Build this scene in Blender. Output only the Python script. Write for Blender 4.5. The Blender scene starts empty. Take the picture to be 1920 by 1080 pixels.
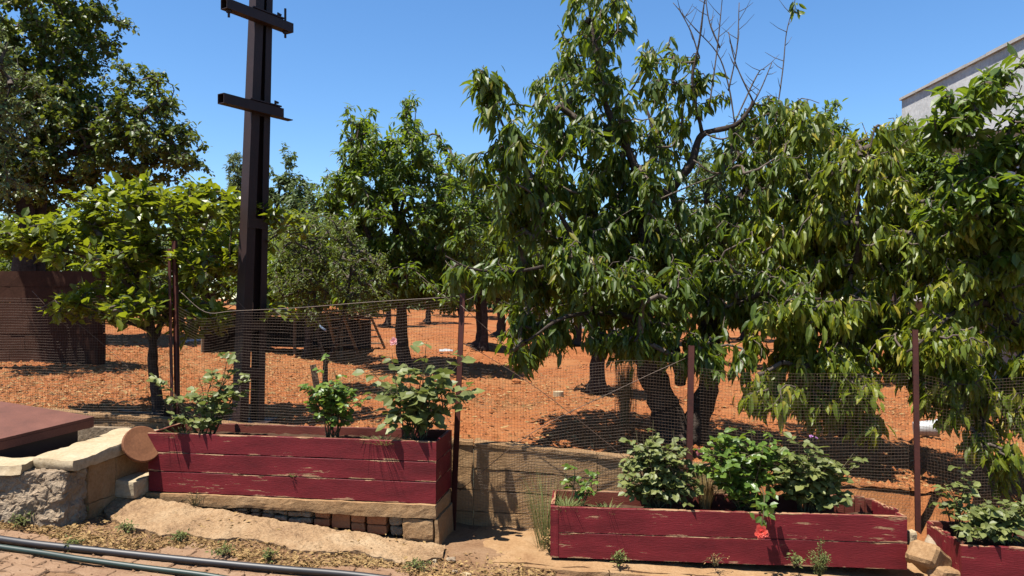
import bpy, math, random
import numpy as np
from mathutils import Vector, Matrix, noise

random.seed(7)
RNG = np.random.default_rng(11)
scene = bpy.context.scene
C = scene.collection

# ------------------------------------------------------------------ camera
F = 1420.0; HOR = 560.0; EYE = 1.6
cam_d = bpy.data.cameras.new('camera'); cam = bpy.data.objects.new('camera', cam_d); C.objects.link(cam)
cam.location = (0, 0, EYE); cam.rotation_euler = (math.radians(90), 0, 0)
cam_d.sensor_width = 36; cam_d.lens = 36 * F / 1920; cam_d.shift_y = (HOR - 540) / 1920
cam_d.clip_start = 0.05; cam_d.clip_end = 2000
scene.camera = cam

# ------------------------------------------------------------------ sky and sun
SUN = Vector((-0.30, -0.24, 1.0)).normalized()
elev = math.asin(SUN.z); azim = math.atan2(SUN.x, SUN.y)
w = bpy.data.worlds.new('World'); scene.world = w; w.use_nodes = True
nt = w.node_tree; nt.nodes.clear()
sky = nt.nodes.new('ShaderNodeTexSky'); sky.sky_type = 'NISHITA'; sky.sun_disc = False
sky.sun_elevation = elev; sky.sun_rotation = azim; sky.altitude = 0
sky.air_density = 1.0; sky.dust_density = 0.0; sky.ozone_density = 6.0
bg = nt.nodes.new('ShaderNodeBackground'); bg.inputs['Strength'].default_value = 0.074
out = nt.nodes.new('ShaderNodeOutputWorld')
hs = nt.nodes.new('ShaderNodeHueSaturation'); hs.inputs['Saturation'].default_value = 1.13
nt.links.new(sky.outputs[0], hs.inputs['Color']); nt.links.new(hs.outputs[0], bg.inputs[0]); nt.links.new(bg.outputs[0], out.inputs[0])
sd = bpy.data.lights.new('sun', 'SUN'); sd.energy = 5.0; sd.angle = math.radians(0.53); sd.color = (1.0, 0.95, 0.87)
so = bpy.data.objects.new('sun', sd); C.objects.link(so); so.location = (0, 0, 30)
so.rotation_euler = SUN.to_track_quat('Z', 'Y').to_euler()
scene.view_settings.view_transform = 'Standard'; scene.view_settings.look = 'None'
scene.view_settings.gamma = 1.0; scene.view_settings.exposure = 1.4
scene.view_settings.use_curve_mapping = False
scene.cycles.max_bounces = 5; scene.cycles.diffuse_bounces = 3; scene.cycles.glossy_bounces = 2; scene.cycles.transmission_bounces = 3

# ------------------------------------------------------------------ geometry helpers
def at(px, py, Y):
    return Vector(((px - 960) * Y / F, Y, EYE - (py - HOR) * Y / F))
HX = [-30, -9, -3.7, -0.44, 0.82, 3.2, 6, 10, 30]
HZ = [1.0, 0.74, 0.52, 0.36, 0.27, 0.08, -0.05, -0.15, -0.2]
def h0(x): return np.interp(x, HX, HZ)
def yw(x): return 6.33 - 0.131 * np.clip(x, -7, 7)          # line of the low wall
def hgt(x, y):
    d = np.maximum(np.asarray(y) - yw(x), 0)
    return h0(x) + 0.012 * np.minimum(d, 45)
def pave(x): return -0.30 - 0.085 * np.clip(x, -7, 5)
def ground_at(px, py):
    lo, hi = 5.5, 80.0
    for _ in range(50):
        m = (lo + hi) / 2; p = at(px, py, m)
        if p.z > float(hgt(p.x, p.y)): lo = m
        else: hi = m
    return at(px, py, lo)
def on_ground(px, Y):
    x = (px - 960) * Y / F
    return Vector((x, Y, float(hgt(x, Y))))

WL = {}
def wloc(o): return WL.get(o.name, Vector((0, 0, 0)))
def tag(o, label=None, cat=None, group=None, kind=None):
    if label: o['label'] = label
    if cat: o['category'] = cat
    if group: o['group'] = group
    if kind: o['kind'] = kind
    return o
def thing(name, loc, label, cat, group=None):
    o = bpy.data.objects.new(name, None); C.objects.link(o); o.location = loc
    o.empty_display_size = 0.1
    WL[o.name] = Vector(loc)
    return tag(o, label, cat, group)
def link(name, me, parent=None, loc=(0, 0, 0)):
    o = bpy.data.objects.new(name, me); C.objects.link(o); o.location = loc
    WL[o.name] = Vector(loc)
    if parent is not None:
        o.parent = parent; o.matrix_parent_inverse = Matrix.Translation(-wloc(parent))
    return o
def np_mesh(name, V, faces_flat, sizes, mat, smooth=False, attrs=None):
    me = bpy.data.meshes.new(name)
    V = np.asarray(V, dtype=np.float32); ff = np.asarray(faces_flat, dtype=np.int32); sz = np.asarray(sizes, dtype=np.int32)
    me.vertices.add(len(V)); me.vertices.foreach_set('co', V.ravel())
    me.loops.add(len(ff)); me.loops.foreach_set('vertex_index', ff)
    me.polygons.add(len(sz)); st = np.zeros(len(sz), np.int32); st[1:] = np.cumsum(sz)[:-1]
    me.polygons.foreach_set('loop_start', st)
    try: me.polygons.foreach_set('loop_total', sz)
    except Exception: pass
    me.polygons.foreach_set('use_smooth', np.full(len(sz), bool(smooth)))
    for k, a in (attrs or {}).items():
        at_ = me.attributes.new(k, 'FLOAT', 'POINT'); at_.data.foreach_set('value', np.asarray(a, np.float32))
    me.materials.append(mat); me.update(calc_edges=True)
    return me

def nvec(p):
    p = Vector(p)
    return Vector((noise.noise(p + Vector((31.4, 0, 7))), noise.noise(p + Vector((-11.7, 47, 3))), noise.noise(p + Vector((5.2, 9, -63)))))
class MB:
    def __init__(s): s.v = []; s.f = []
    def add(s, vs, fs):
        b = len(s.v); s.v += [tuple(p) for p in vs]; s.f += [tuple(i + b for i in f) for f in fs]; return s
    def box(s, c, size, M=None):
        c = Vector(c); hx, hy, hz = [q / 2 for q in size]
        vs = []
        for x in (-hx, hx):
            for y in (-hy, hy):
                for z in (-hz, hz):
                    p = Vector((x, y, z)); p = (M @ p) if M is not None else p; vs.append(c + p)
        return s.add(vs, [(0, 1, 3, 2), (4, 6, 7, 5), (0, 4, 5, 1), (2, 3, 7, 6), (0, 2, 6, 4), (1, 5, 7, 3)])
    def tube(s, pts, radii, n=8, cap=True, jit=0.0):
        pts = [Vector(p) for p in pts]
        if not hasattr(radii, '__len__'): radii = [radii] * len(pts)
        vs = []; fs = []; up = None
        for i, p in enumerate(pts):
            t = (pts[min(i + 1, len(pts) - 1)] - pts[max(i - 1, 0)]).normalized()
            if up is None:
                up = Vector((0, 0, 1)) if abs(t.z) < 0.9 else Vector((1, 0, 0))
            a = t.cross(up)
            if a.length < 1e-5: a = t.orthogonal()
            a.normalize(); b = a.cross(t).normalized(); up = b
            for k in range(n):
                g = 2 * math.pi * k / n
                d = a * math.cos(g) + b * math.sin(g)
                r = radii[i]
                if jit: r *= 1 + jit * noise.noise((p + d * r) * 9)
                vs.append(p + d * r)
        for i in range(len(pts) - 1):
            for k in range(n):
                k2 = (k + 1) % n
                fs.append((i * n + k, i * n + k2, (i + 1) * n + k2, (i + 1) * n + k))
        if cap:
            fs.append(tuple(range(n - 1, -1, -1))); fs.append(tuple((len(pts) - 1) * n + k for k in range(n)))
        return s.add(vs, fs)
    def hexa(s, c8, n=(6, 2, 3), amp=0.0, scale=6.0, seed=0.0, rnd=0.0):
        """c8: corners indexed [i][j][k] (i along, j depth, k up) as list of 8 in order 000,001,010,011,100,...; subdivided, rough"""
        c = [Vector(p) for p in c8]
        def T(u, v, w_):
            r = Vector((0, 0, 0))
            for i in (0, 1):
                for j in (0, 1):
                    for k in (0, 1):
                        r += c[i * 4 + j * 2 + k] * ((u if i else 1 - u) * (v if j else 1 - v) * (w_ if k else 1 - w_))
            return r
        ctr = T(.5, .5, .5)
        def D(u, v, w_):
            p = T(u, v, w_)
            if rnd:
                e = sum(1 for q in (u, v, w_) if q in (0.0, 1.0))
                if e >= 2: p = p + (ctr - p).normalized() * rnd * (e - 1)
            if amp:
                q = p * scale + Vector((seed, seed * 1.7, -seed))
                p = p + nvec(q) * amp + nvec(q * 2.7) * amp * 0.5 + nvec(q * 6.9) * amp * 0.28
            return p
        nu, nv, nw = n
        for (ax, val) in ((0, 0.), (0, 1.), (1, 0.), (1, 1.), (2, 0.), (2, 1.)):
            if ax == 0: na, nb = nv, nw; fn = lambda a, b: (val, a, b)
            elif ax == 1: na, nb = nu, nw; fn = lambda a, b: (a, val, b)
            else: na, nb = nu, nv; fn = lambda a, b: (a, b, val)
            vs = [D(*fn(i / na, j / nb)) for i in range(na + 1) for j in range(nb + 1)]
            flip = (ax == 1) == (val == 1.)
            fs = []
            for i in range(na):
                for j in range(nb):
                    q = (i * (nb + 1) + j, (i + 1) * (nb + 1) + j, (i + 1) * (nb + 1) + j + 1, i * (nb + 1) + j + 1)
                    fs.append(q if flip == False else q[::-1])
            s.add(vs, fs)
        return s
    def build(s, name, mat, parent=None, smooth=False):
        V = np.array(s.v, dtype=np.float64); c = (V.min(0) + V.max(0)) / 2
        flat = [i for f in s.f for i in f]
        me = np_mesh(name, V - c, flat, [len(f) for f in s.f], mat, smooth)
        return link(name, me, parent, Vector(c))
def solo(o, label, cat, group=None, kind=None): return tag(o, label, cat, group, kind)
def bez(pts, n=6):
    """smooth polyline through points (Catmull-Rom)"""
    P = [Vector(p) for p in pts]; P = [P[0] * 2 - P[1]] + P + [P[-1] * 2 - P[-2]]
    r = []
    for i in range(1, len(P) - 2):
        for k in range(n):
            t = k / n; a, b, c, d = P[i - 1], P[i], P[i + 1], P[i + 2]
            r.append(0.5 * ((2 * b) + (c - a) * t + (2 * a - 5 * b + 4 * c - d) * t * t + (3 * b - a - 3 * c + d) * t ** 3))
    r.append(P[-2]); return r

# ------------------------------------------------------------------ materials
def new_mat(name):
    m = bpy.data.materials.new(name); m.use_nodes = True; t = m.node_tree; t.nodes.clear()
    o = t.nodes.new('ShaderNodeOutputMaterial'); b = t.nodes.new('ShaderNodeBsdfPrincipled')
    t.links.new(b.outputs[0], o.inputs[0]); return m, t, b, o
def N(t, typ, **kw):
    n = t.nodes.new(typ)
    for k, v in kw.items():
        if k in n.inputs.keys(): n.inputs[k].default_value = v
        else: setattr(n, k, v)
    return n
def ramp(t, fac, stops):
    r = t.nodes.new('ShaderNodeValToRGB'); el = r.color_ramp.elements
    while len(el) < len(stops): el.new(0.5)
    for e, (p, c) in zip(el, stops): e.position = p; e.color = (*c, 1)
    t.links.new(fac, r.inputs[0]); return r
def mixc(t, fac, a, b, typ='MIX'):
    m = t.nodes.new('ShaderNodeMix'); m.data_type = 'RGBA'; m.blend_type = typ
    for val, idx in ((fac, 0), (a, 6), (b, 7)):
        if hasattr(val, 'links') or hasattr(val, 'is_linked'): t.links.new(val, m.inputs[idx])
        elif idx == 0: m.inputs[0].default_value = val
        else: m.inputs[idx].default_value = (*val, 1)
    return m.outputs[2]
def coord(t, scale=(1, 1, 1), kind='obj'):
    g = t.nodes.new('ShaderNodeNewGeometry' if kind == 'world' else 'ShaderNodeTexCoord')
    m = t.nodes.new('ShaderNodeMapping'); m.inputs['Scale'].default_value = scale
    t.links.new(g.outputs['Position' if kind == 'world' else 'Object'], m.inputs[0]); return m.outputs[0]
def tex(t, co, scale, detail=6, rough=0.6, typ='ShaderNodeTexNoise'):
    n = t.nodes.new(typ); n.inputs['Scale'].default_value = scale
    if typ == 'ShaderNodeTexNoise': n.inputs['Detail'].default_value = detail; n.inputs['Roughness'].default_value = rough
    t.links.new(co, n.inputs['Vector']); return n.outputs[0]
def bump(t, b, h, strength=0.5, dist=0.01):
    n = t.nodes.new('ShaderNodeBump'); n.inputs['Strength'].default_value = strength; n.inputs['Distance'].default_value = dist
    t.links.new(h, n.inputs['Height']); t.links.new(n.outputs[0], b.inputs['Normal'])
ALB = 0.60
def rough_mat(name, c1, c2, c3=None, scale=5, rough=0.9, bs=0.6, bd=0.01, bscale=40, world=True, spec=0.2, stretch=(1, 1, 1), metal=0.0):
    c1, c2 = [tuple(q * ALB for q in c) for c in (c1, c2)]; c3 = c3 and tuple(q * ALB for q in c3)
    m, t, b, o = new_mat(name); co = coord(t, stretch, 'world' if world else 'obj')
    n1 = tex(t, co, scale); n2 = tex(t, co, bscale, 8, 0.7)
    st = [(0.3, c1), (0.68, c2)] if c3 is None else [(0.25, c1), (0.5, c2), (0.75, c3)]
    col = ramp(t, n1, st).outputs[0]
    col = mixc(t, 0.35, col, ramp(t, n2, [(0.3, tuple(q * 0.45 for q in c1)), (0.7, tuple(min(1, q * 1.25) for q in (c3 or c2)))]).outputs[0])
    t.links.new(col, b.inputs['Base Color']); b.inputs['Roughness'].default_value = rough
    b.inputs['Specular IOR Level'].default_value = spec; b.inputs['Metallic'].default_value = metal
    bump(t, b, n2, bs, bd); return m
def leaf_mat(name, stops, trans=0.35, tcol=(0.25, 0.40, 0.03), rough=0.4, spec=0.5, kk=(.76, .82, .62)):
    stops = [(p_, (c_[0] * kk[0], c_[1] * kk[1], c_[2] * kk[2])) for p_, c_ in stops]
    m, t, b, o = new_mat(name)
    a = N(t, 'ShaderNodeAttribute'); a.attribute_name = 'tint'
    oi = N(t, 'ShaderNodeObjectInfo')
    ad = N(t, 'ShaderNodeMath', operation='ADD'); t.links.new(a.outputs['Fac'], ad.inputs[0]); t.links.new(oi.outputs['Random'], ad.inputs[1])
    fr = N(t, 'ShaderNodeMath', operation='FRACT'); t.links.new(ad.outputs[0], fr.inputs[0])
    col = ramp(t, fr.outputs[0], stops).outputs[0]
    co = coord(t, (1, 1, 1), 'world'); n1 = tex(t, co, 60, 3)
    col = mixc(t, 0.25, col, ramp(t, n1, [(0.3, tuple(q * 0.6 for q in stops[0][1])), (0.7, stops[-2][1] if len(stops) > 2 else stops[-1][1])]).outputs[0])
    geo = N(t, 'ShaderNodeNewGeometry')
    colb = mixc(t, 0.25, col, (0.15, 0.19, 0.07))                 # paler underside
    base = mixc(t, geo.outputs['Backfacing'], col, colb)
    t.links.new(base, b.inputs['Base Color']); b.inputs['Roughness'].default_value = rough
    b.inputs['Specular IOR Level'].default_value = spec
    tr = N(t, 'ShaderNodeBsdfTranslucent'); t.links.new(mixc(t, 0.5, col, tcol), tr.inputs[0])
    mx = N(t, 'ShaderNodeMixShader'); mx.inputs[0].default_value = trans
    t.links.new(b.outputs[0], mx.inputs[1]); t.links.new(tr.outputs[0], mx.inputs[2]); t.links.new(mx.outputs[0], o.inputs[0])
    return m
def paint_mat(name, col, wood):
    """flaking paint on timber: grain along local X"""
    m, t, b, o = new_mat(name); oi = N(t, 'ShaderNodeObjectInfo')
    tc = N(t, 'ShaderNodeTexCoord'); add = N(t, 'ShaderNodeVectorMath', operation='ADD')
    t.links.new(tc.outputs['Object'], add.inputs[0])
    cmb = N(t, 'ShaderNodeCombineXYZ'); ml = N(t, 'ShaderNodeMath', operation='MULTIPLY'); ml.inputs[1].default_value = 37
    t.links.new(oi.outputs['Random'], ml.inputs[0]); t.links.new(ml.outputs[0], cmb.inputs[0]); t.links.new(ml.outputs[0], cmb.inputs[2])
    t.links.new(cmb.outputs[0], add.inputs[1])
    mp = N(t, 'ShaderNodeMapping'); mp.inputs['Scale'].default_value = (1.0, 9, 9); t.links.new(add.outputs[0], mp.inputs[0])
    mp2 = N(t, 'ShaderNodeMapping'); mp2.inputs['Scale'].default_value = (1.0, 3.5, 3.5); t.links.new(add.outputs[0], mp2.inputs[0])
    g = tex(t, mp.outputs[0], 5.5, 8, 0.68); blot = tex(t, mp2.outputs[0], 2.2, 5, 0.6); fine = tex(t, mp.outputs[0], 26, 4, 0.6)
    pc = ramp(t, blot, [(0.28, tuple(q * 0.6 for q in col)), (0.72, (col[0] * 1.4, col[1] * 1.9, col[2] * 1.7))]).outputs[0]
    wc = ramp(t, fine, [(0.3, tuple(q * 0.5 for q in wood)), (0.7, wood)]).outputs[0]
    s = N(t, 'ShaderNodeMath', operation='MULTIPLY'); t.links.new(g, s.inputs[0]); t.links.new(blot, s.inputs[1])
    sx = N(t, 'ShaderNodeSeparateXYZ'); t.links.new(tc.outputs['Generated'], sx.inputs[0])
    e1 = N(t, 'ShaderNodeMath', operation='SUBTRACT'); t.links.new(sx.outputs[2], e1.inputs[0]); e1.inputs[1].default_value = .5
    e2 = N(t, 'ShaderNodeMath', operation='ABSOLUTE'); t.links.new(e1.outputs[0], e2.inputs[0])
    e3 = N(t, 'ShaderNodeMapRange'); t.links.new(e2.outputs[0], e3.inputs[0]); e3.inputs[1].default_value = .40; e3.inputs[2].default_value = .50; e3.inputs[3].default_value = 0; e3.inputs[4].default_value = .12
    s2 = N(t, 'ShaderNodeMath', operation='ADD'); t.links.new(s.outputs[0], s2.inputs[0]); t.links.new(e3.outputs[0], s2.inputs[1]); s = s2
    mask = ramp(t, s.outputs[0], [(0.350, (0, 0, 0)), (0.375, (1, 1, 1))]).outputs[0]
    t.links.new(mixc(t, mask, pc, wc), b.inputs['Base Color'])
    b.inputs['Roughness'].default_value = 0.62; b.inputs['Specular IOR Level'].default_value = 0.25
    hh = N(t, 'ShaderNodeMath', operation='SUBTRACT'); t.links.new(fine, hh.inputs[0]); t.links.new(mask, hh.inputs[1])
    bump(t, b, hh.outputs[0], 0.7, 0.004); return m
def plain(name, c, rough=0.5, spec=0.5, metal=0.0):
    return rough_mat(name, tuple(q * 0.8 for q in c), c, None, 8, rough, 0.25, 0.003, 60, True, spec, metal=metal)

M = {}
M['soil'] = rough_mat('red_soil', (0.17, 0.047, 0.015), (0.33, 0.104, 0.032), (0.46, 0.190, 0.072), 1.6, 0.95, 0.9, 0.02, 35, spec=0.1)
M['clod'] = rough_mat('soil_clods', (0.21, 0.058, 0.018), (0.37, 0.122, 0.039), (0.52, 0.225, 0.090), 14, 0.95, 0.7, 0.01, 60, spec=0.1)
_t = M['soil'].node_tree; _b = [n for n in _t.nodes if n.type == 'BSDF_PRINCIPLED'][0]; _l = _b.inputs['Base Color'].links[0].from_socket
_n = tex(_t, coord(_t, (1, 1, 1), 'world'), .55, 5, .62); _f = ramp(_t, _n, [(.48, (0, 0, 0)), (.68, (.55, .55, .55))]).outputs[0]
_c = mixc(_t, _f, _l, (0.25, 0.135, 0.055))
_n2 = tex(_t, coord(_t, (1, 1, 1), 'world'), 1.1, 4, .6); _f2 = ramp(_t, _n2, [(.52, (0, 0, 0)), (.74, (.4, .4, .4))]).outputs[0]
_t.links.new(mixc(_t, _f2, _c, (0.085, 0.024, 0.010)), _b.inputs['Base Color'])
M['straw'] = rough_mat('dry_straw', (0.32, 0.16, 0.06), (0.46, 0.28, 0.11), (0.55, 0.40, 0.20), 9, 0.8, 0.1, 0.002, 50, spec=0.2)
M['dirt'] = rough_mat('yard_dirt', (0.14, 0.065, 0.03), (0.26, 0.145, 0.075), (0.34, 0.215, 0.125), 4, 0.95, 0.9, 0.01, 45, spec=0.1)
M['mortar'] = rough_mat('sandy_mortar', (0.16, 0.075, 0.035), (0.40, 0.245, 0.125), (0.54, 0.39, 0.235), 3.2, 0.95, 1.0, 0.015, 50, spec=0.1)
M['paver'] = rough_mat('clay_paver', (0.20, 0.10, 0.055), (0.31, 0.185, 0.105), (0.37, 0.24, 0.15), 6, 0.9, 0.6, 0.006, 70, spec=0.15)
M['stone'] = rough_mat('rough_stone', (0.22, 0.145, 0.085), (0.38, 0.275, 0.18), (0.48, 0.38, 0.27), 7, 0.95, 1.0, 0.02, 34, spec=0.1)
M['coping'] = rough_mat('lime_coping', (0.34, 0.24, 0.13), (0.50, 0.38, 0.23), (0.57, 0.47, 0.33), 4, 0.92, 0.7, 0.008, 40, spec=0.1)
M['slabc'] = rough_mat('tan_concrete', (0.26, 0.13, 0.055), (0.37, 0.215, 0.10), (0.44, 0.29, 0.16), 4, 0.93, 0.8, 0.008, 50, spec=0.1)
M['formwork'] = rough_mat('board_marked_concrete', (0.26, 0.135, 0.055), (0.42, 0.245, 0.115), (0.52, 0.34, 0.18), 3, 0.93, 0.7, 0.008, 30, spec=0.1, stretch=(1, 1, 2.5))
M['hollow'] = rough_mat('clay_brick', (0.36, 0.13, 0.06), (0.50, 0.22, 0.10), None, 6, 0.9, 0.5, 0.004, 60, spec=0.1)
M['red'] = paint_mat('flaking_red_paint', (0.105, 0.0058, 0.009), (0.34, 0.19, 0.10))
M['redin'] = paint_mat('weathered_red_timber', (0.10, 0.018, 0.012), (0.24, 0.13, 0.07))
M['rust'] = rough_mat('rusty_steel', (0.085, 0.030, 0.019), (0.15, 0.052, 0.034), (0.20, 0.075, 0.05), 5, 0.8, 0.3, 0.002, 120, spec=0.3)
M['pole'] = rough_mat('dark_brown_steel', (0.018, 0.008, 0.0075), (0.042, 0.017, 0.015), None, 5, 0.6, 0.2, 0.002, 60, spec=0.35)
M['post'] = rough_mat('red_brown_primer', (0.040, 0.012, 0.009), (0.105, 0.024, 0.015), None, 6, 0.65, 0.2, 0.002, 60, spec=0.3)
M['wire'] = plain('galvanised_wire', (0.12, 0.07, 0.042), 0.55, 0.5)
M['clay'] = rough_mat('terracotta', (0.15, 0.055, 0.025), (0.30, 0.125, 0.055), None, 5, 0.8, 0.4, 0.003, 60, spec=0.2)
M['blackpipe'] = rough_mat('black_polythene', (0.018, 0.017, 0.018), (0.03, 0.026, 0.027), None, 10, 0.5, 0.1, 0.001, 80, spec=0.5)
M['greenpipe'] = rough_mat('dark_green_hose', (0.010, 0.026, 0.019), (0.015, 0.038, 0.027), None, 10, 0.5, 0.1, 0.001, 80, spec=0.5)
M['bark'] = rough_mat('grey_brown_bark', (0.028, 0.019, 0.014), (0.062, 0.045, 0.036), (0.12, 0.095, 0.08), 9, 0.95, 1.0, 0.02, 22, spec=0.1, stretch=(1, 1, 1.8))
M['twig'] = rough_mat('branch_bark', (0.05, 0.035, 0.026), (0.12, 0.092, 0.072), (0.20, 0.16, 0.13), 12, 0.9, 0.6, 0.005, 40, spec=0.15)
M['stem'] = rough_mat('rose_stem', (0.06, 0.05, 0.02), (0.12, 0.10, 0.04), None, 12, 0.7, 0.3, 0.003, 50, spec=0.3)
M['plaster'] = rough_mat('weathered_white_plaster', (0.42, 0.42, 0.40), (0.66, 0.65, 0.63), (0.78, 0.77, 0.75), 1.3, 0.9, 0.4, 0.006, 14, spec=0.15)
M['whitewall'] = rough_mat('white_wall', (0.62, 0.61, 0.59), (0.78, 0.77, 0.75), None, 2, 0.9, 0.2, 0.004, 20, spec=0.15)
M['redwall'] = rough_mat('red_brown_block', (0.048, 0.022, 0.014), (0.085, 0.039, 0.025), None, 2.5, 0.95, 0.5, 0.006, 30, spec=0.1)  # colour lowered to hold the tree shade lying on the block wall
M['tile'] = rough_mat('roof_tile', (0.45, 0.42, 0.38), (0.62, 0.58, 0.54), None, 5, 0.9, 0.4, 0.005, 30, spec=0.1)
M['wood'] = rough_mat('grey_timber', (0.14, 0.095, 0.06), (0.27, 0.20, 0.13), None, 8, 0.9, 0.4, 0.004, 50, spec=0.1)
M['white'] = plain('white_plastic', (0.50, 0.50, 0.49), 0.45, 0.4)
M['blue'] = plain('pale_blue_plastic', (0.30, 0.42, 0.62), 0.5, 0.4)
M['glass'] = plain('dark_glass', (0.05, 0.06, 0.07), 0.1, 0.7)
M['potsoil'] = rough_mat('dark_potting_soil', (0.05, 0.028, 0.018), (0.11, 0.06, 0.035), None, 20, 0.95, 1.0, 0.01, 60, spec=0.1)
M['bloom'] = leaf_mat('coral_petal', [(0, (0.80, 0.025, 0.04)), (1, (0.85, 0.13, 0.12))], 0.3, (0.8, 0.12, 0.1), 0.6, 0.2, (1, 1, 1))
M['pink'] = leaf_mat('pink_petal', [(0, (0.70, 0.22, 0.27)), (1, (0.80, 0.42, 0.44))], 0.3, (0.8, 0.4, 0.4), 0.6, 0.2, (1, 1, 1))
M['purple'] = leaf_mat('crimson_petal', [(0, (0.20, 0.012, 0.05)), (1, (0.45, 0.09, 0.18))], 0.2, (0.4, 0.05, 0.12), 0.6, 0.2, (1, 1, 1))
M['violet'] = leaf_mat('violet_petal', [(0, (0.26, 0.07, 0.30)), (1, (0.42, 0.15, 0.45))], 0.2, (0.4, 0.1, 0.4), 0.6, 0.2, (1, 1, 1))
G = {}
G['cherry'] = leaf_mat('cherry_leaf', [(0, (0.030, 0.058, 0.008)), (0.55, (0.060, 0.098, 0.012)), (0.92, (0.125, 0.155, 0.018)), (0.99, (0.26, 0.19, 0.03))], 0.42, (0.28, 0.36, 0.012), 0.45, 0.38)
G['cherry2'] = leaf_mat('yellowing_cherry_leaf', [(0, (0.050, 0.082, 0.009)), (0.45, (0.105, 0.145, 0.014)), (0.82, (0.24, 0.25, 0.024)), (0.99, (0.46, 0.34, 0.06))], 0.45, (0.36, 0.42, 0.015), 0.45, 0.38)
G['broad'] = leaf_mat('glossy_broad_leaf', [(0, (0.060, 0.088, 0.008)), (0.6, (0.115, 0.145, 0.012)), (1, (0.26, 0.26, 0.026))], 0.42, (0.36, 0.40, 0.012), 0.40, 0.45)
G['apricot'] = leaf_mat('small_round_leaf', [(0, (0.034, 0.060, 0.010)), (0.6, (0.062, 0.096, 0.014)), (0.96, (0.13, 0.16, 0.024)), (1, (0.24, 0.14, 0.05))], 0.34, (0.24, 0.28, 0.02), 0.44, 0.45)
G['silver'] = leaf_mat('silvery_leaf', [(0, (0.07, 0.10, 0.035)), (1, (0.20, 0.235, 0.10))], 0.2, (0.25, 0.3, 0.08), 0.55, 0.3)
G['walnut'] = leaf_mat('walnut_leaf', [(0, (0.040, 0.075, 0.010)), (0.7, (0.080, 0.125, 0.015)), (1, (0.15, 0.19, 0.024))], 0.44, (0.30, 0.40, 0.015), 0.45, 0.42)
G['olive'] = leaf_mat('fine_grey_green_leaf', [(0, (0.06, 0.09, 0.016)), (0.7, (0.11, 0.15, 0.026)), (1, (0.20, 0.22, 0.045))], 0.36, (0.26, 0.30, 0.04), 0.5, 0.4)
G['far'] = leaf_mat('distant_leaf', [(0, (0.045, 0.075, 0.03)), (1, (0.11, 0.14, 0.06))], 0.3, (0.2, 0.28, 0.05), 0.55, 0.3)
G['rose'] = leaf_mat('rose_leaf', [(0, (0.095, 0.105, 0.036)), (0.7, (0.16, 0.17, 0.062)), (1, (0.23, 0.225, 0.085))], 0.25, (0.22, 0.30, 0.04), 0.5, 0.35)
G['rose2'] = leaf_mat('bright_rose_leaf', [(0, (0.065, 0.115, 0.022)), (0.6, (0.11, 0.17, 0.032)), (1, (0.20, 0.25, 0.045))], 0.34, (0.32, 0.42, 0.03), 0.42, 0.45)
G['weed'] = leaf_mat('dusty_weed', [(0, (0.10, 0.12, 0.05)), (1, (0.22, 0.22, 0.09))], 0.3, (0.3, 0.3, 0.08), 0.7, 0.2)
G['dry'] = leaf_mat('dry_weed', [(0, (0.22, 0.11, 0.06)), (1, (0.42, 0.26, 0.14))], 0.2, (0.4, 0.25, 0.1), 0.8, 0.2)

# ------------------------------------------------------------------ leaves
def leaf_tpl(kind):
    if kind == 'long':       # pointed, folded along the midrib, tip curving down
        V = [(0, 0, 0), (.28, .40, .05), (.28, 0, 0.0), (.28, -.40, .05), (.66, .36, .0), (.66, 0, -.05), (.66, -.36, .0), (1, 0, -.16)]
        Fc = [(0, 2, 1), (0, 3, 2), (1, 2, 5, 4), (2, 3, 6, 5), (4, 5, 7), (5, 6, 7)]
    elif kind == 'oval':
        V = [(0, 0, 0), (.22, .38, .06), (.22, 0, 0), (.22, -.38, .06), (.6, .50, .06), (.6, 0, -.02), (.6, -.50, .06), (1, 0, -.08)]
        Fc = [(0, 2, 1), (0, 3, 2), (1, 2, 5, 4), (2, 3, 6, 5), (4, 5, 7), (5, 6, 7)]
    else:                    # 'tiny'
        V = [(0, 0, 0), (.45, .5, .06), (.45, -.5, .06), (1, 0, -.03)]
        Fc = [(0, 2, 3), (0, 3, 1)]
    return np.array(V, float), Fc
def nrm(a): return a / np.maximum(np.linalg.norm(a, axis=1, keepdims=True), 1e-9)
UNIT = {}
def unit_leaf(kind, mat):
    k = (kind, mat.name)
    if k not in UNIT:
        V, Fc = leaf_tpl(kind)
        UNIT[k] = np_mesh('leaf', V, [i for f in Fc for i in f], [len(f) for f in Fc], mat, False, {'tint': np.zeros(len(V))})
    return UNIT[k]
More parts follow.
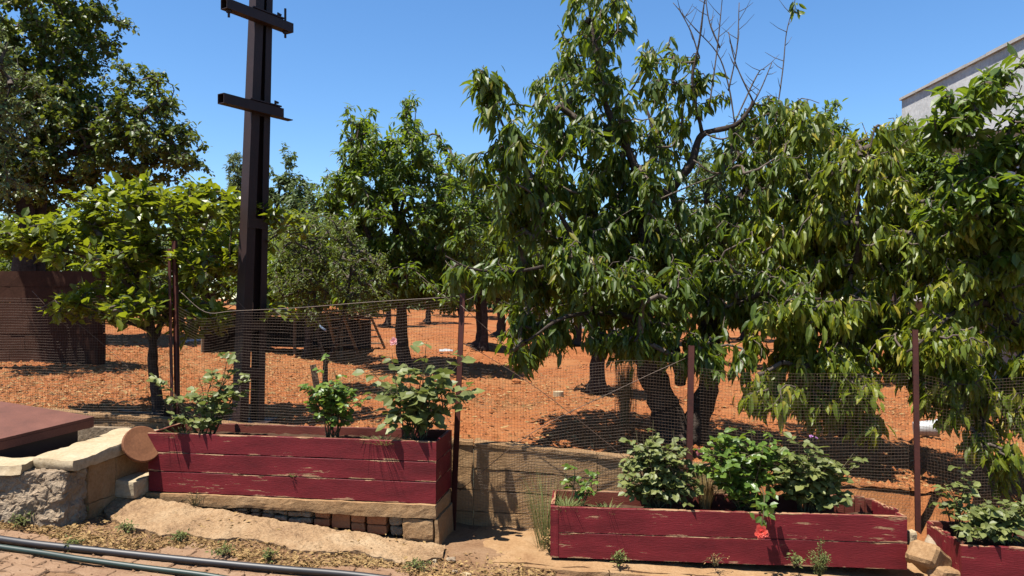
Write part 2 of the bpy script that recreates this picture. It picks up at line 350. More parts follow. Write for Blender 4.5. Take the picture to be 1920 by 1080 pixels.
def place_leaves(root, P, D, Nn, L, W, kind, mat, n_ind=0, name='foliage', leafname='leaf'):
    D = nrm(D); S = nrm(np.cross(Nn, D)); Nn = np.cross(D, S)
    n = len(P)
    if n == 0: return
    order = np.arange(n)
    if n_ind:
        # nearest to the camera first, those in view
        px = 960 + P[:, 0] / P[:, 1] * F; py = HOR - (P[:, 2] - EYE) / P[:, 1] * F
        sc = np.linalg.norm(P - np.array([0, 0, EYE]), axis=1) + np.where((px < 5) | (px > 1915) | (py < 5) | (py > 1075), 50, 0)
        sc = sc + RNG.random(n) * (0.15 if n > n_ind else 0)
        order = np.argsort(sc)
        me = unit_leaf(kind, mat); inv = Matrix.Translation(-wloc(root))
        for i in order[:n_ind]:
            o = bpy.data.objects.new(leafname, me); C.objects.link(o); o.parent = root; o.matrix_parent_inverse = inv
            d = D[i] * L[i]; s = S[i] * W[i]; q = Nn[i] * L[i]; p = P[i]
            o.matrix_basis = Matrix(((d[0], s[0], q[0], p[0]), (d[1], s[1], q[1], p[1]), (d[2], s[2], q[2], p[2]), (0, 0, 0, 1)))
    idx = order[n_ind:]
    if len(idx) == 0: return
    V, Fc = leaf_tpl(kind); k = len(V); m = len(idx)
    c = P[idx].mean(0)
    VV = ((P[idx] - c)[:, None, :] + V[None, :, 0, None] * (D[idx] * L[idx, None])[:, None, :]
          + V[None, :, 1, None] * (S[idx] * W[idx, None])[:, None, :] + V[None, :, 2, None] * (Nn[idx] * L[idx, None])[:, None, :])
    flat = np.array([i for f in Fc for i in f]); sz = np.array([len(f) for f in Fc])
    FF = (flat[None, :] + (np.arange(m) * k)[:, None]).ravel(); SZ = np.tile(sz, m)
    me = np_mesh(name, VV.reshape(-1, 3), FF, SZ, mat, False, {'tint': np.repeat(RNG.random(m), k)})
    o = link(name, me, root, Vector(c)); o['kind'] = 'stuff'
    return o

def sample_blobs(blobs, n):
    """blobs: (px, py, rx, ry, Y, rY[, weight]) -> points inside the ellipsoids, in metres"""
    vol = np.array([b[2] * b[3] * (b[6] if len(b) > 6 else 1.0) for b in blobs], float)
    cnt = np.maximum((vol / vol.sum() * n).astype(int), 2)
    pts = []
    for b, k in zip(blobs, cnt):
        u = nrm(RNG.normal(size=(k, 3))) * (RNG.random((k, 1)) ** 0.36)
        Y = b[4]; s = Y / F
        c = np.array(at(b[0], b[1], Y))
        pts.append(c + u * np.array([b[2] * s, b[5], b[3] * s]))
    pts = np.concatenate(pts)
    if len(pts) > 200:                          # gather into clumps so that gaps open between them
        ctr = pts[RNG.choice(len(pts), len(pts) // 13, replace=False)]
        for i in range(len(pts)):
            q = ctr[np.argmin(((ctr - pts[i]) ** 2).sum(1))]; pts[i] += (q - pts[i]) * (.18 + .26 * RNG.random())
    return pts

def grow(limbs, targets, seg=0.13, arch=0.10):
    """connect every target by a twig to the nearest part of the skeleton grown so far"""
    pos = []; 
    for pts, r in limbs: pos += [tuple(p) for p in pts]
    n0 = len(pos); cap = n0 + len(targets) * 30
    A = np.zeros((cap, 3)); A[:n0] = pos; par = -np.ones(cap, int); n = n0
    d0 = np.array([np.min(np.sum((A[:n0] - t) ** 2, 1)) for t in targets])
    chains = []
    for ti in np.argsort(d0):
        t = targets[ti]; dv = A[:n] - t; d = np.einsum('ij,ij->i', dv, dv)
        j = int(np.argmin(d)); dist = math.sqrt(d[j])
        if dist < 0.03: continue
        k = int(min(28, max(2, math.ceil(dist / seg))))
        base = A[j].copy(); idx = []
        bend = RNG.normal(size=3) * 0.09 * dist + np.array([0, 0, arch * dist])
        last = j
        for q in range(1, k + 1):
            f = q / k
            A[n] = base + (t - base) * f + bend * math.sin(math.pi * f) + (RNG.normal(size=3) * 0.012 if q < k else 0)
            par[n] = last; last = n; idx.append(n); n += 1
        chains.append(idx)
    return A[:n], par[:n], n0, chains

def tree(name, label, cat, base, limbs, blobs, n_t, leaf, mat, L, W, per=5, droop=0.5, n_ind=0, tipr=0.0035, group=None,
         bark='bark', style='spray', reach=4, extra=None, upright=0.0, seg=0.13, wl=0.35, twigmat='twig', maxr=0.05):
    """limbs: list of (points, r0, r1) in world; the first is the trunk. leaf: template"""
    root = thing(name, base, label, cat, group)
    LL = []
    mbs = []
    for li, (pts, r0, r1) in enumerate(limbs):
        pp = bez(pts, 6); m = len(pp)
        pp = [p + (nvec(p * 2.3) * 0.03 if 0 < i < m - 1 else Vector((0, 0, 0))) for i, p in enumerate(pp)]
        rr = [r0 + (r1 - r0) * (i / (m - 1)) ** 0.8 for i in range(m)]
        if li == 0: rr[0] *= 1.5; rr[1] *= 1.22
        mb = MB().tube(pp, rr, 10 if r0 > 0.03 else 7, True, 0.35)
        mb.build('trunk' if li == 0 else 'limb', M[bark], root, True)
        LL.append(([p for i, p in enumerate(pp) if i > (m * 0.45 if li == 0 else 1)], rr))
    T = sample_blobs(blobs, n_t)
    A, par, n0, chains = grow(LL, T, seg)
    cnt = np.zeros(len(A)); 
    for ch in chains: cnt[ch[-1]] += 1
    for i in range(len(A) - 1, n0 - 1, -1):
        if par[i] >= n0: cnt[par[i]] += cnt[i]
    rad = np.minimum(tipr * np.maximum(cnt, 1) ** 0.48, maxr)
    # twigs: frusta
    seg_i = np.arange(n0, len(A)); p0 = A[par[seg_i]]; p1 = A[seg_i]
    r1 = rad[seg_i]; pr = par[seg_i]; r0 = np.where(pr >= n0, rad[np.maximum(pr, 0)], r1 * 1.25); r0 = np.minimum(r0, r1 * 1.8)
    d = nrm(p1 - p0); u = nrm(np.cross(d, np.where(np.abs(d[:, 2:3]) > 0.9, np.array([[1., 0, 0]]), np.array([[0, 0, 1.]])))); v = np.cross(d, u)
    K = 5; ang = np.arange(K) * 2 * math.pi / K
    ring = np.cos(ang)[None, :, None] * u[:, None, :] + np.sin(ang)[None, :, None] * v[:, None, :]
    VV = np.concatenate([p0[:, None, :] + ring * r0[:, None, None], p1[:, None, :] + ring * r1[:, None, None]], 1)
    fl = np.array([x for k in range(K) for x in (k, (k + 1) % K, K + (k + 1) % K, K + k)])
    ms = len(seg_i); c = VV.reshape(-1, 3).mean(0)
    me = np_mesh('branches', VV.reshape(-1, 3) - c, (fl[None, :] + (np.arange(ms) * 2 * K)[:, None]).ravel(), np.full(ms * K, 4), M[twigmat], True)
    bo = link('branches', me, root, Vector(c)); bo['kind'] = 'stuff'
    # leaves
    anc = []; tdir = []
    for ch in chains:
        for q in ch[-reach:]:
            anc.append(A[q]); tdir.append(A[q] - A[par[q]])
    anc = np.array(anc); tdir = nrm(np.array(tdir)); n = len(anc)
    P = np.repeat(anc, per, 0); TD = np.repeat(tdir, per, 0); m = len(P)
    P = P + RNG.normal(size=(m, 3)) * 0.02 - TD * (RNG.random((m, 1)) * seg)
    R = nrm(RNG.normal(size=(m, 3)) * np.array([1, 1, 0.55]))
    D = R * 0.75 + TD * 0.35 + np.array([0, 0, -1.0]) * (droop * (0.6 + 0.8 * RNG.random((m, 1)))) + np.array([0, 0, 1.0]) * upright
    D = nrm(D); P = P + D * 0.015
    Nn = np.array([0, 0, 1.0]) + R * (0.5 if droop > 0.7 else 0.1) + RNG.normal(size=(m, 3)) * wl
    Ls = L * (0.5 + 0.75 * RNG.random(m) ** 1.3); Ws = Ls * W * (0.85 + 0.3 * RNG.random(m))
    if extra is not None: P, D, Nn, Ls, Ws = extra(P, D, Nn, Ls, Ws)
    place_leaves(root, P, D, Nn, Ls, Ws, leaf, mat, n_ind)
    return root

# ================================================================== THE SETTING
# orchard soil: one sheet from the low wall to the horizon
def fbm(x, y, s, seed):
    r = np.random.default_rng(seed); o = np.zeros_like(x); a = 1.0
    for k in range(5):
        for _ in range(4):
            th = r.random() * 6.283; ph = r.random() * 6.283; f = s * (1.75 ** k) * (0.8 + 0.4 * r.random())
            o += a * np.sin((x * math.cos(th) + y * math.sin(th)) * f + ph) / 4
        a *= 0.55
    return o
rows = [0.0]; st = 0.035
while rows[-1] < 260: rows.append(rows[-1] + st); st *= 1.021
rows = np.array(rows); cols = np.linspace(-1, 1, 400)
U, Dm = np.meshgrid(cols, rows)
GX = U * (7.6 + 1.15 * Dm); GY = yw(GX) + 0.06 + Dm
rough_amp = np.clip(0.022 + 0.004 * Dm, 0, 0.06) * np.clip(1.4 - Dm / 60, 0.0, 1)
jx = RNG.normal(size=GX.shape) * 0.010
GZ = hgt(GX, GY) + fbm(GX, GY, 2.2, 3) * rough_amp + jx * np.clip(2 - Dm / 10, 0, 1) - 0.012
nr, nc = GX.shape
idx = np.arange(nr * nc).reshape(nr, nc)
q = np.stack([idx[:-1, :-1], idx[:-1, 1:], idx[1:, 1:], idx[1:, :-1]], -1).reshape(-1, 4)
me = np_mesh('orchard_soil', np.stack([GX, GY, GZ], -1).reshape(-1, 3), q.ravel(), np.full(len(q), 4), M['soil'], True)
tag(link('orchard_soil', me), 'bare red orchard soil behind the wire fence', 'soil', kind='structure')

# yard ground in front of the wall
xs = np.linspace(-14, 14, 260); ys = np.linspace(0, 1, 110)
XX, TT = np.meshgrid(xs, ys)
YY = -6 + (yw(XX) + 0.12 + 6) * (TT ** 0.55)
ZZ = pave(XX) + fbm(XX, YY, 4.0, 5) * 0.010 + RNG.normal(size=XX.shape) * 0.004
ZZ -= 0.012
nr, nc = XX.shape; idx = np.arange(nr * nc).reshape(nr, nc)
q = np.stack([idx[:-1, :-1], idx[:-1, 1:], idx[1:, 1:], idx[1:, :-1]], -1).reshape(-1, 4)
me = np_mesh('yard_ground', np.stack([XX, YY, ZZ], -1).reshape(-1, 3), q.ravel(), np.full(len(q), 4), M['dirt'], True)
tag(link('yard_ground', me), 'dusty earth of the yard along the planters', 'ground', kind='structure')

# clods and straw on the orchard floor
def scatter_lumps(name, label, n, region, rmin, rmax, mat, cat):
    P = region(n); n = len(P); r = rmin + (rmax - rmin) * RNG.random(n) ** 3
    T = np.array([(1, 0, 0), (-1, 0, 0), (0, 1, 0), (0, -1, 0), (0, 0, .75), (0, 0, -.6)], float)
    V = T[None] * (0.7 + 0.7 * RNG.random((n, 6, 3))) * r[:, None, None]
    a = RNG.random(n) * 6.28; ca, sa = np.cos(a)[:, None], np.sin(a)[:, None]
    X = V[..., 0] * ca - V[..., 1] * sa; Yv = V[..., 0] * sa + V[..., 1] * ca
    V = np.stack([X, Yv, V[..., 2]], -1) + P[:, None, :]
    f = np.array([0, 2, 4, 2, 1, 4, 1, 3, 4, 3, 0, 4, 2, 0, 5, 1, 2, 5, 3, 1, 5, 0, 3, 5])
    me = np_mesh(name, V.reshape(-1, 3), (f[None] + (np.arange(n) * 6)[:, None]).ravel(), np.full(n * 8, 3), mat, False)
    return tag(link(name, me), label, cat, kind='stuff')
def orchard_region(dmax, power=1.6, x=(-7.4, 7.4), lift=0.0):
    def f(n):
        d = dmax * RNG.random(n) ** power; X = (RNG.random(n) * (x[1] - x[0]) + x[0]) * (1 + 0.10 * d)
        Y = yw(X) + 0.10 + d
        return np.stack([X, Y, hgt(X, Y) + fbm(X, Y, 2.2, 3) * np.clip(0.022 + 0.004 * d, 0, 0.06) - 0.012 + lift], -1)
    return f
scatter_lumps('soil_clods', 'loose red clods strewn over the orchard soil', 42000, orchard_region(16), 0.006, 0.045, M['clod'], 'clods')
def scatter_flakes(name, label, cat, P, lmin, lmax, wr, mat, tilt=0.5):
    n = len(P); L = lmin + (lmax - lmin) * RNG.random(n) ** 1.5
    a = RNG.random(n) * 6.283
    D = np.stack([np.cos(a), np.sin(a), RNG.normal(size=n) * 0.2], -1)
    Nn = np.stack([RNG.normal(size=n) * tilt, RNG.normal(size=n) * tilt, np.ones(n)], -1)
    D = nrm(D); S = nrm(np.cross(Nn, D))
    V = np.stack([P, P + D * L[:, None] * .5 + S * (L * wr)[:, None], P + D * L[:, None], P + D * L[:, None] * .5 - S * (L * wr)[:, None]], 1)
    V[:, 1, 2] += 0.004; V[:, 3, 2] += 0.004
    f = np.array([0, 3, 2, 0, 2, 1])
    me = np_mesh(name, V.reshape(-1, 3), (f[None] + (np.arange(n) * 4)[:, None]).ravel(), np.full(n * 2, 3), mat, False, {'tint': np.repeat(RNG.random(n), 4)})
    return tag(link(name, me), label, cat, kind='stuff')
Ps = orchard_region(6.5, 1.3, lift=0.012)(60000)
keep = fbm(Ps[:, 0], Ps[:, 1], 1.4, 21) + np.clip(-.5 - .45 * Ps[:, 0], -.3, .9) + RNG.normal(size=len(Ps)) * .35 > 0.15
scatter_flakes('dry_straw', 'pale dry straw and fallen leaves littering the red soil', 'straw', Ps[keep], 0.015, 0.075, 0.09, M['straw'])

# ------------------------------------------------------------------ paved yard: interlocking pavers
PZ = lambda x, y: float(pave(x)) + 0.004
pv = bpy.data.objects.new('paving', None); C.objects.link(pv); pv['kind'] = 'structure'; pv['label'] = 'worn clay block paving at the yard edge'
pv.location = (-2, 4.6, float(pave(-2))); WL[pv.name] = Vector(pv.location)
def paver_mesh(seed):
    r = random.Random(seed); nseg = 8; Lh, Wh = 0.118, 0.058
    top = []
    def zig(t): return 0.010 * math.sin(t * math.pi * 3)
    for i in range(nseg): t = i / nseg; top.append((-Lh + 2 * Lh * t, -Wh + zig(t)))
    for i in range(4): t = i / 4; top.append((Lh, -Wh + 2 * Wh * t))
    for i in range(nseg): t = 1 - i / nseg; top.append((-Lh + 2 * Lh * t, Wh + zig(t)))
    for i in range(4): t = 1 - i / 4; top.append((-Lh, -Wh + 2 * Wh * t))
    n = len(top); V = []; 
    for (sc, z) in ((1.0, -0.05), (1.0, -0.008), (0.94, 0.0)):
        for x, y in top: V.append((x * sc + r.uniform(-.0015, .0015), y * (sc if sc == 1 else 0.90) + r.uniform(-.0015, .0015), z + (r.uniform(-.002, .002))))
    Fc = []
    for k in (0, 1):
        for i in range(n): j = (i + 1) % n; Fc.append((k * n + i, k * n + j, (k + 1) * n + j, (k + 1) * n + i))
    Fc.append(tuple(2 * n + i for i in range(n)))
    return np_mesh('paver', V, [i for f in Fc for i in f], [len(f) for f in Fc], M['paver'])
PM = [paver_mesh(s) for s in range(5)]
ang = math.radians(-9); ca, sa = math.cos(ang), math.sin(ang); k = 0
for i in range(-14, 12):
    for j in range(-4, 9):
        lx = i * 0.242 + (0.121 if j % 2 else 0); ly = j * 0.122
        x = -2.0 + lx * ca - ly * sa; y = 4.45 + lx * sa + ly * ca
        p2 = 960 + x / y * F; py2 = HOR + (EYE - PZ(x, y)) / y * F
        edge = 5.12 - 0.05 * (x + 2) + 0.10 * math.sin(x * 5.1)
        if p2 < -160 or p2 > 900 or py2 > 1180 or y > edge or random.random() < 0.03: continue
        o = bpy.data.objects.new('paver', PM[k % 5]); k += 1; C.objects.link(o); o.parent = pv
        o.matrix_parent_inverse = Matrix.Translation(-wloc(pv))
        o.location = (x, y, PZ(x, y) + random.uniform(-.006, .003)); o.rotation_euler = (random.uniform(-.02, .02), 0.085 + random.uniform(-.02, .02), ang)

# mortar apron with a broken edge in front of the plinth
def sheet(name, mat, fn, nu, nv, label, cat, kind='structure', parent=None, skirt=0.05):
    V = []; Fc = []
    for i in range(nu + 1):
        for j in range(nv + 1): V.append(fn(i / nu, j / nv))
    for i in range(nu):
        for j in range(nv):
            a = i * (nv + 1) + j; Fc.append((a, a + nv + 1, a + nv + 2, a + 1))
    b = len(V)
    for i in range(nu + 1):                       # skirt on the near (j = 0) edge
        p = Vector(V[i * (nv + 1)]); V.append((p.x, p.y + 0.006, p.z - skirt))
    for i in range(nu): Fc.append((i * (nv + 1), b + i, b + i + 1, (i + 1) * (nv + 1)))
    o = MB().add(V, Fc).build(name, mat, parent, False)
    return tag(o, label, cat, None, kind)
def apron(u, v):
    px = 185 + u * 650
    yn = 5.55 - 0.32 * u + 0.20 * noise.noise((u * 5, 1.3, 0)) + (0.5 * (u - .93) / .07 if u > .93 else 0) * .5 + 0.07 * noise.noise((u * 17, 4.3, 0)) + 0.02 * noise.noise((u * 60, 2, 1))
    if u < 0.12: yn += (0.12 - u) * 2.5
    yf = 6.06 - 0.42 * u
    y = yn + (yf - yn) * v; x = (px - 960) * (yf) / F
    z = float(pave(x)) + 0.018 + 0.075 * v * (1 - u) ** 1.5 + 0.016 * noise.noise((x * 6, y * 6, 0)) + 0.010 * noise.noise((x * 21, y * 21, 3)) + .006 * noise.noise((x * 55, y * 55, 3))
    return (x, y, z)
sheet('mortar_apron', M['mortar'], apron, 260, 46, 'pale sandy mortar apron with broken edge below the plinth', 'apron')

# terrace strip and kerb on the right
def terrace(u, v):
    x = -0.62 + u * 6.2
    yn = 5.50 - 0.130 * (x + 0.5) + 0.02 * noise.noise((x * 7, 0, 2)); yf = float(yw(x)) + 0.03
    y = yn + (yf - yn) * v
    return (x, y, -0.292 - 0.022 * max(0, x) + 0.012 * noise.noise((x * 5, y * 5, 1)) + 0.006 * noise.noise((x * 22, y * 22, 1)))
sheet('terrace', M['slabc'], terrace, 120, 14, 'sandy concrete strip between the planters and the low wall', 'terrace', skirt=0.03)
kb = thing('kerb', (1.5, 5.3, -0.4), 'rough concrete kerb running under the two-plank planter', 'kerb')
x = -0.66
while x < 4.6:
    L = random.uniform(0.55, 0.8); x2 = x + L - 0.012
    def fy(xx): return 5.50 - 0.130 * (xx + 0.5)
    za = -0.300 - 0.022 * max(0, x); zb = -0.300 - 0.022 * max(0, x2)
    MB().hexa([(x, fy(x) - .06, za - .07), (x, fy(x) - .06, za), (x, fy(x) + .10, za - .07), (x, fy(x) + .10, za - .001),
               (x2, fy(x2) - .06, zb - .07), (x2, fy(x2) - .06, zb), (x2, fy(x2) + .10, zb - .07), (x2, fy(x2) + .10, zb - .001)],
              (14, 3, 3), 0.010, 9, x).build('kerb_block', M['slabc'], kb)
    x += L
# rubble stones in front of the kerb
for k in range(46):
    x = random.uniform(-0.75, 2.9); y = 5.36 - 0.130 * (x + 0.5) - random.uniform(0.0, 0.22); z = float(pave(x)) - 0.01; s = random.uniform(0.03, 0.10)
    if random.random() < .5: x = random.uniform(-0.75, 0.3)
    c = Vector((x, y, z)); sx, sy, sz = s, s * .7, s * random.uniform(.35, .6)
    o = MB().hexa([c + Vector((i * sx, j * sy, kk * sz)) for i in (-.5, .5) for j in (-.5, .5) for kk in (-.6, .6)], (4, 4, 3), s * .14, 8 / s * .3, k, s * .10).build('rubble_stone', M['coping' if k % 3 else 'stone'])
    tag(o, 'small pale rubble stone lying along the foot of the kerb', 'stone', 'rubble stones along the kerb')

# ================================================================== LOW RETAINING WALL
rw = thing('retaining_wall', (0, 6.3, -0.3), 'low board-marked concrete retaining wall between the planters behind the wire', 'wall')
x = -6.6
while x < 1.6:
    L = random.uniform(0.9, 1.25); x2 = x + L
    za, zb = float(h0(x)) + 0.02, float(h0(x2)) + 0.02; bot = -0.36
    ncou = 4
    for c_ in range(ncou):
        f0, f1 = c_ / ncou, (c_ + 1) / ncou
        off = random.uniform(-.006, .006)
        def pt(xx, dy, zt, f): return (xx, float(yw(xx)) - 0.05 + dy + off, bot + (zt - bot) * f)
        g = 0.004
        MB().hexa([pt(x + g, 0, za, f0 + .004), pt(x + g, 0, za, f1 - .004), pt(x + g, .09, za, f0 + .004), pt(x + g, .09, za, f1 - .004),
                   pt(x2 - g, 0, zb, f0 + .004), pt(x2 - g, 0, zb, f1 - .004), pt(x2 - g, .09, zb, f0 + .004), pt(x2 - g, .09, zb, f1 - .004)],
                  (10, 2, 3), 0.006, 6, x + c_).build('wall_course', M['formwork'], rw)
    pt2 = lambda xx, dy, zz: (xx, float(yw(xx)) - 0.065 + dy, zz)
    MB().hexa([pt2(x + .002, 0, za), pt2(x + .002, 0, za + .03), pt2(x + .002, .15, za), pt2(x + .002, .15, za + .03),
               pt2(x2 - .002, 0, zb), pt2(x2 - .002, 0, zb + .03), pt2(x2 - .002, .15, zb), pt2(x2 - .002, .15, zb + .03)], (14, 4, 1), 0.010, 8, x).build('coping', M['slabc'], rw)
    x = x2

def bank(u, v):
    x = 1.75 + u * 5.4; yn = float(yw(x)) - .34; y = yn + .46 * v; zz = float(h0(x)) + .0
    z = -.36 + (zz + .36) * (v ** .75) + .03 * noise.noise((x * 5, y * 5, 1)) + .015 * noise.noise((x * 19, y * 19, 1)) + .008 * noise.noise((x * 50, y * 50, 1))
    return (x, y, z)
sheet('soil_bank', M['soil'], bank, 160, 16, 'red soil bank spilling down behind the right planters', 'soil', skirt=0.1)
# ================================================================== PIT WALL, HATCH on the left
pw = thing('pit_wall', (-3.5, 5.6, 0), 'rough stone wall with pale coping around a pit, beside the rusty hatch', 'wall')
zt = 0.385
# near run facing the camera
MB().hexa([(-5.6, 5.40, -.12), (-5.6, 5.44, zt - .03), (-5.6, 5.74, -.12), (-5.6, 5.74, zt - .03), (-3.21, 5.36, -.18), (-3.20, 5.41, zt - .03), (-3.17, 5.66, -.18), (-3.17, 5.66, zt - .03)],
          (230, 16, 44), 0.026, 12, 2.2, .012).build('stone_face', M['stone'], pw, False)
# receding run: dressed blocks, seen from the right
for k in range(3):
    ya, yb = 5.665 + k * 0.30, 5.665 + (k + 1) * 0.30 - 0.006
    xa = -3.168 + (ya - 5.66) * 0.16; xb = -3.168 + (yb - 5.66) * 0.16
    for (z0, z1, nm) in ((-.15, .06, 'stone_block'), (.065, zt - .035, 'stone_block')):
        MB().hexa([(xa - .3, ya, z0), (xa - .3, ya, z1), (xb - .3, yb, z0), (xb - .3, yb, z1), (xa, ya, z0), (xa, ya, z1), (xb, yb, z0), (xb, yb, z1)],
                  (3, 8, 5), 0.008, 9, k).build(nm, M['slabc'], pw)
MB().hexa([(-3.52, 5.56, zt - .028), (-3.52, 5.56, zt + .05), (-3.41, 6.58, zt - .028), (-3.41, 6.58, zt + .09), (-3.15, 5.42, zt - .028), (-3.15, 5.42, zt + .045), (-3.00, 6.55, zt - .028), (-3.00, 6.55, zt + .085)],
          (8, 22, 3), 0.016, 5, 1.0, 0.01).build('coping', M['coping'], pw, True)
MB().hexa([(-5.6, 5.42, zt - .026), (-5.6, 5.42, zt + .035), (-5.6, 5.70, zt - .026), (-5.6, 5.70, zt + .035), (-3.50, 5.37, zt - .026), (-3.50, 5.40, zt + .035), (-3.53, 5.66, zt - .026), (-3.53, 5.66, zt + .035)],
          (30, 6, 3), 0.022, 6, 3.0).build('coping', M['coping'], pw, True)
ht = thing('hatch', (-4.2, 5.9, 0.4), 'sloping rust-brown sheet steel hatch over the pit', 'hatch')
A_ = at(176, 781, 6.24); D_ = at(0, 752, 6.55); B_ = at(-4, 824, 5.66)
D_ = A_ + (D_ - A_) * 1.5; C_ = B_ + (D_ - A_)
dn = Vector((0, 0, -0.022))
MB().hexa([B_ + dn, B_, A_ + dn, A_, C_ + dn, C_, D_ + dn, D_], (6, 6, 1), 0.003, 2).build('plate', M['rust'], ht)
dn2 = Vector((0, 0, -0.085)); dn1 = Vector((0, 0, -0.0245)); inn = (D_ - A_).normalized() * 0.02
MB().hexa([B_ + dn2, B_ + dn1, A_ + dn2, A_ + dn1, B_ + dn2 + inn, B_ + dn1 + inn, A_ + dn2 + inn, A_ + dn1 + inn], (1, 1, 1)).build('rim', M['rust'], ht)
inb = (B_ - A_).normalized() * 0.02; a2, d2 = A_ + inn * 1.3, D_
MB().hexa([a2 + dn2, a2 + dn1, a2 + dn2 + inb, a2 + dn1 + inb, d2 + dn2, d2 + dn1, d2 + dn2 + inb, d2 + dn1 + inb], (1, 1, 1)).build('rim', M['rust'], ht)
sk = inn * 3.5
def skirt(p, q, off):
    p, q = p + off, q + off; t_ = off.normalized() * .012
    MB().hexa([Vector((p.x, p.y, -.1)), p + dn * 1.1, Vector((p.x, p.y, -.1)) + t_, p + dn * 1.1 + t_, Vector((q.x, q.y, -.1)), q + dn * 1.1, Vector((q.x, q.y, -.1)) + t_, q + dn * 1.1 + t_]).build('shade_panel', M['pole'], ht)  # added near-black sheet standing in for the shade beneath the hatch
skirt(B_ - inb * 0, A_ + inb * 4, sk); skirt(A_ + inn * 4.5, D_, inb * 3)
# back wall of the pit under the hatch, plain stone colour
MB().hexa([(-5.2, 6.62, -.2), (-5.2, 6.62, .50), (-5.2, 6.70, -.2), (-5.2, 6.70, .50), (-3.35, 6.62, -.2), (-3.35, 6.62, .47), (-3.35, 6.70, -.2), (-3.35, 6.70, .47)], (10, 1, 4), 0.012, 7).build('stone_face', M['stone'], pw)

# terracotta disc leaning between wall and planter
dc = thing('clay_disc', at(268, 872, 6.0), 'round terracotta disc leaning against the end of the three-plank planter', 'disc')
nrmv = Vector((0.66, -0.60, 0.46)).normalized(); cc = at(266, 833, 6.04)
a = nrmv.orthogonal().normalized(); b = nrmv.cross(a); V = []; Fc = []; n = 36
prof = [(0.0, -.018), (.142, -.018), (.149, -.013), (.149, .013), (.143, .018), (.09, .015), (0.0, .017)]
for r, hh in prof:
    for k in range(n):
        g = 2 * math.pi * k / n; V.append(cc + (a * math.cos(g) + b * math.sin(g)) * r + nrmv * hh)
for i in range(len(prof) - 1):
    for k in range(n): Fc.append((i * n + k, i * n + (k + 1) % n, (i + 1) * n + (k + 1) % n, (i + 1) * n + k))
MB().add(V, Fc).build('disc_body', M['clay'], dc, False)
# concrete wedge block
c0 = at(245, 930, 6.02)
bl = MB().hexa([c0 + Vector(v) for v in ((-.10, -.06, 0), (-.10, -.06, .145), (-.05, .22, 0), (-.05, .22, .15), (.07, -.09, 0), (.07, -.09, .13), (.12, .20, 0), (.12, .20, .15))], (6, 8, 5), 0.008, 10, 4, .006).build('concrete_block', M['coping'])
tag(bl, 'small broken concrete block at the left end of the plinth slab', 'block')

# ================================================================== PLINTH under the first planter
def lerp(a, b, t): return a + (b - a) * t
L0 = at(210, 932, 6.12); R0 = at(818, 955, 5.66)        # slab top front edge
pl = thing('plinth', ((L0 + R0) / 2).xy.to_3d() + Vector((0, 0, -.2)), 'tan concrete slab on rubble stones and clay bricks under the three-plank planter', 'plinth')
L0.z = R0.z = 0.048
bk = Vector((0.075, 0.53, 0))
def slabpt(t, d, z): p = L0.lerp(R0, t) + bk * d; return Vector((p.x, p.y, z))
MB().hexa([slabpt(0, 0, -.035), slabpt(0, 0, .048), slabpt(0, 1, -.035), slabpt(0, 1, .048), slabpt(1, 0, -.05), slabpt(1, 0, .048), slabpt(1, 1, -.05), slabpt(1, 1, .048)],
          (60, 8, 4), 0.009, 7, 3, .004).build('slab', M['slabc'], pl)
t = 0.03; k = 0
while t < 0.985:
    wd = random.uniform(0.035, 0.075)
    if t > 0.86: wd = 0.125
    t2 = min(t + wd, 0.995); x = slabpt((t + t2) / 2, 0, 0).x; gz = float(pave(x)) - 0.0
    kind_ = 'corner' if t > 0.86 else ('brick' if 0.58 < t < 0.84 else 'rubble')
    nlay = {'corner': 1, 'brick': random.choice((1, 2, 2, 3)), 'rubble': 2}[kind_]
    top = -.054
    for l in range(nlay):
        z0 = lerp(gz, top, l / nlay) + .004; z1 = lerp(gz, top, (l + 1) / nlay) - .004
        ind = random.uniform(0.045, 0.085) / .53 if kind_ != 'corner' else 0.012
        g = .003
        c8 = [slabpt(t + g, ind, z0), slabpt(t + g, ind, z1), slabpt(t + g, .5, z0), slabpt(t + g, .5, z1), slabpt(t2 - g, ind, z0), slabpt(t2 - g, ind, z1), slabpt(t2 - g, .5, z0), slabpt(t2 - g, .5, z1)]
        if kind_ == 'brick': MB().hexa(c8, (8, 3, 6), 0.007, 11, k, .004).build('brick', M['hollow'], pl)
        else: MB().hexa(c8, (6, 3, 5), 0.012 if kind_ == 'rubble' else .010, 9, k, .008).build('stone', M['stone' if kind_ == 'rubble' else 'slabc'], pl)
        k += 1
    t = t2
MB().hexa([slabpt(.995, .03, -.26), slabpt(.995, .03, -.056), slabpt(.995, .97, -.30), slabpt(.995, .97, -.056), slabpt(1.008, .03, -.26), slabpt(1.004, .03, -.056), slabpt(1.008, .97, -.30), slabpt(1.004, .97, -.056)], (2, 10, 6), .008, 8, 2).build('end_render', M['slabc'], pl)

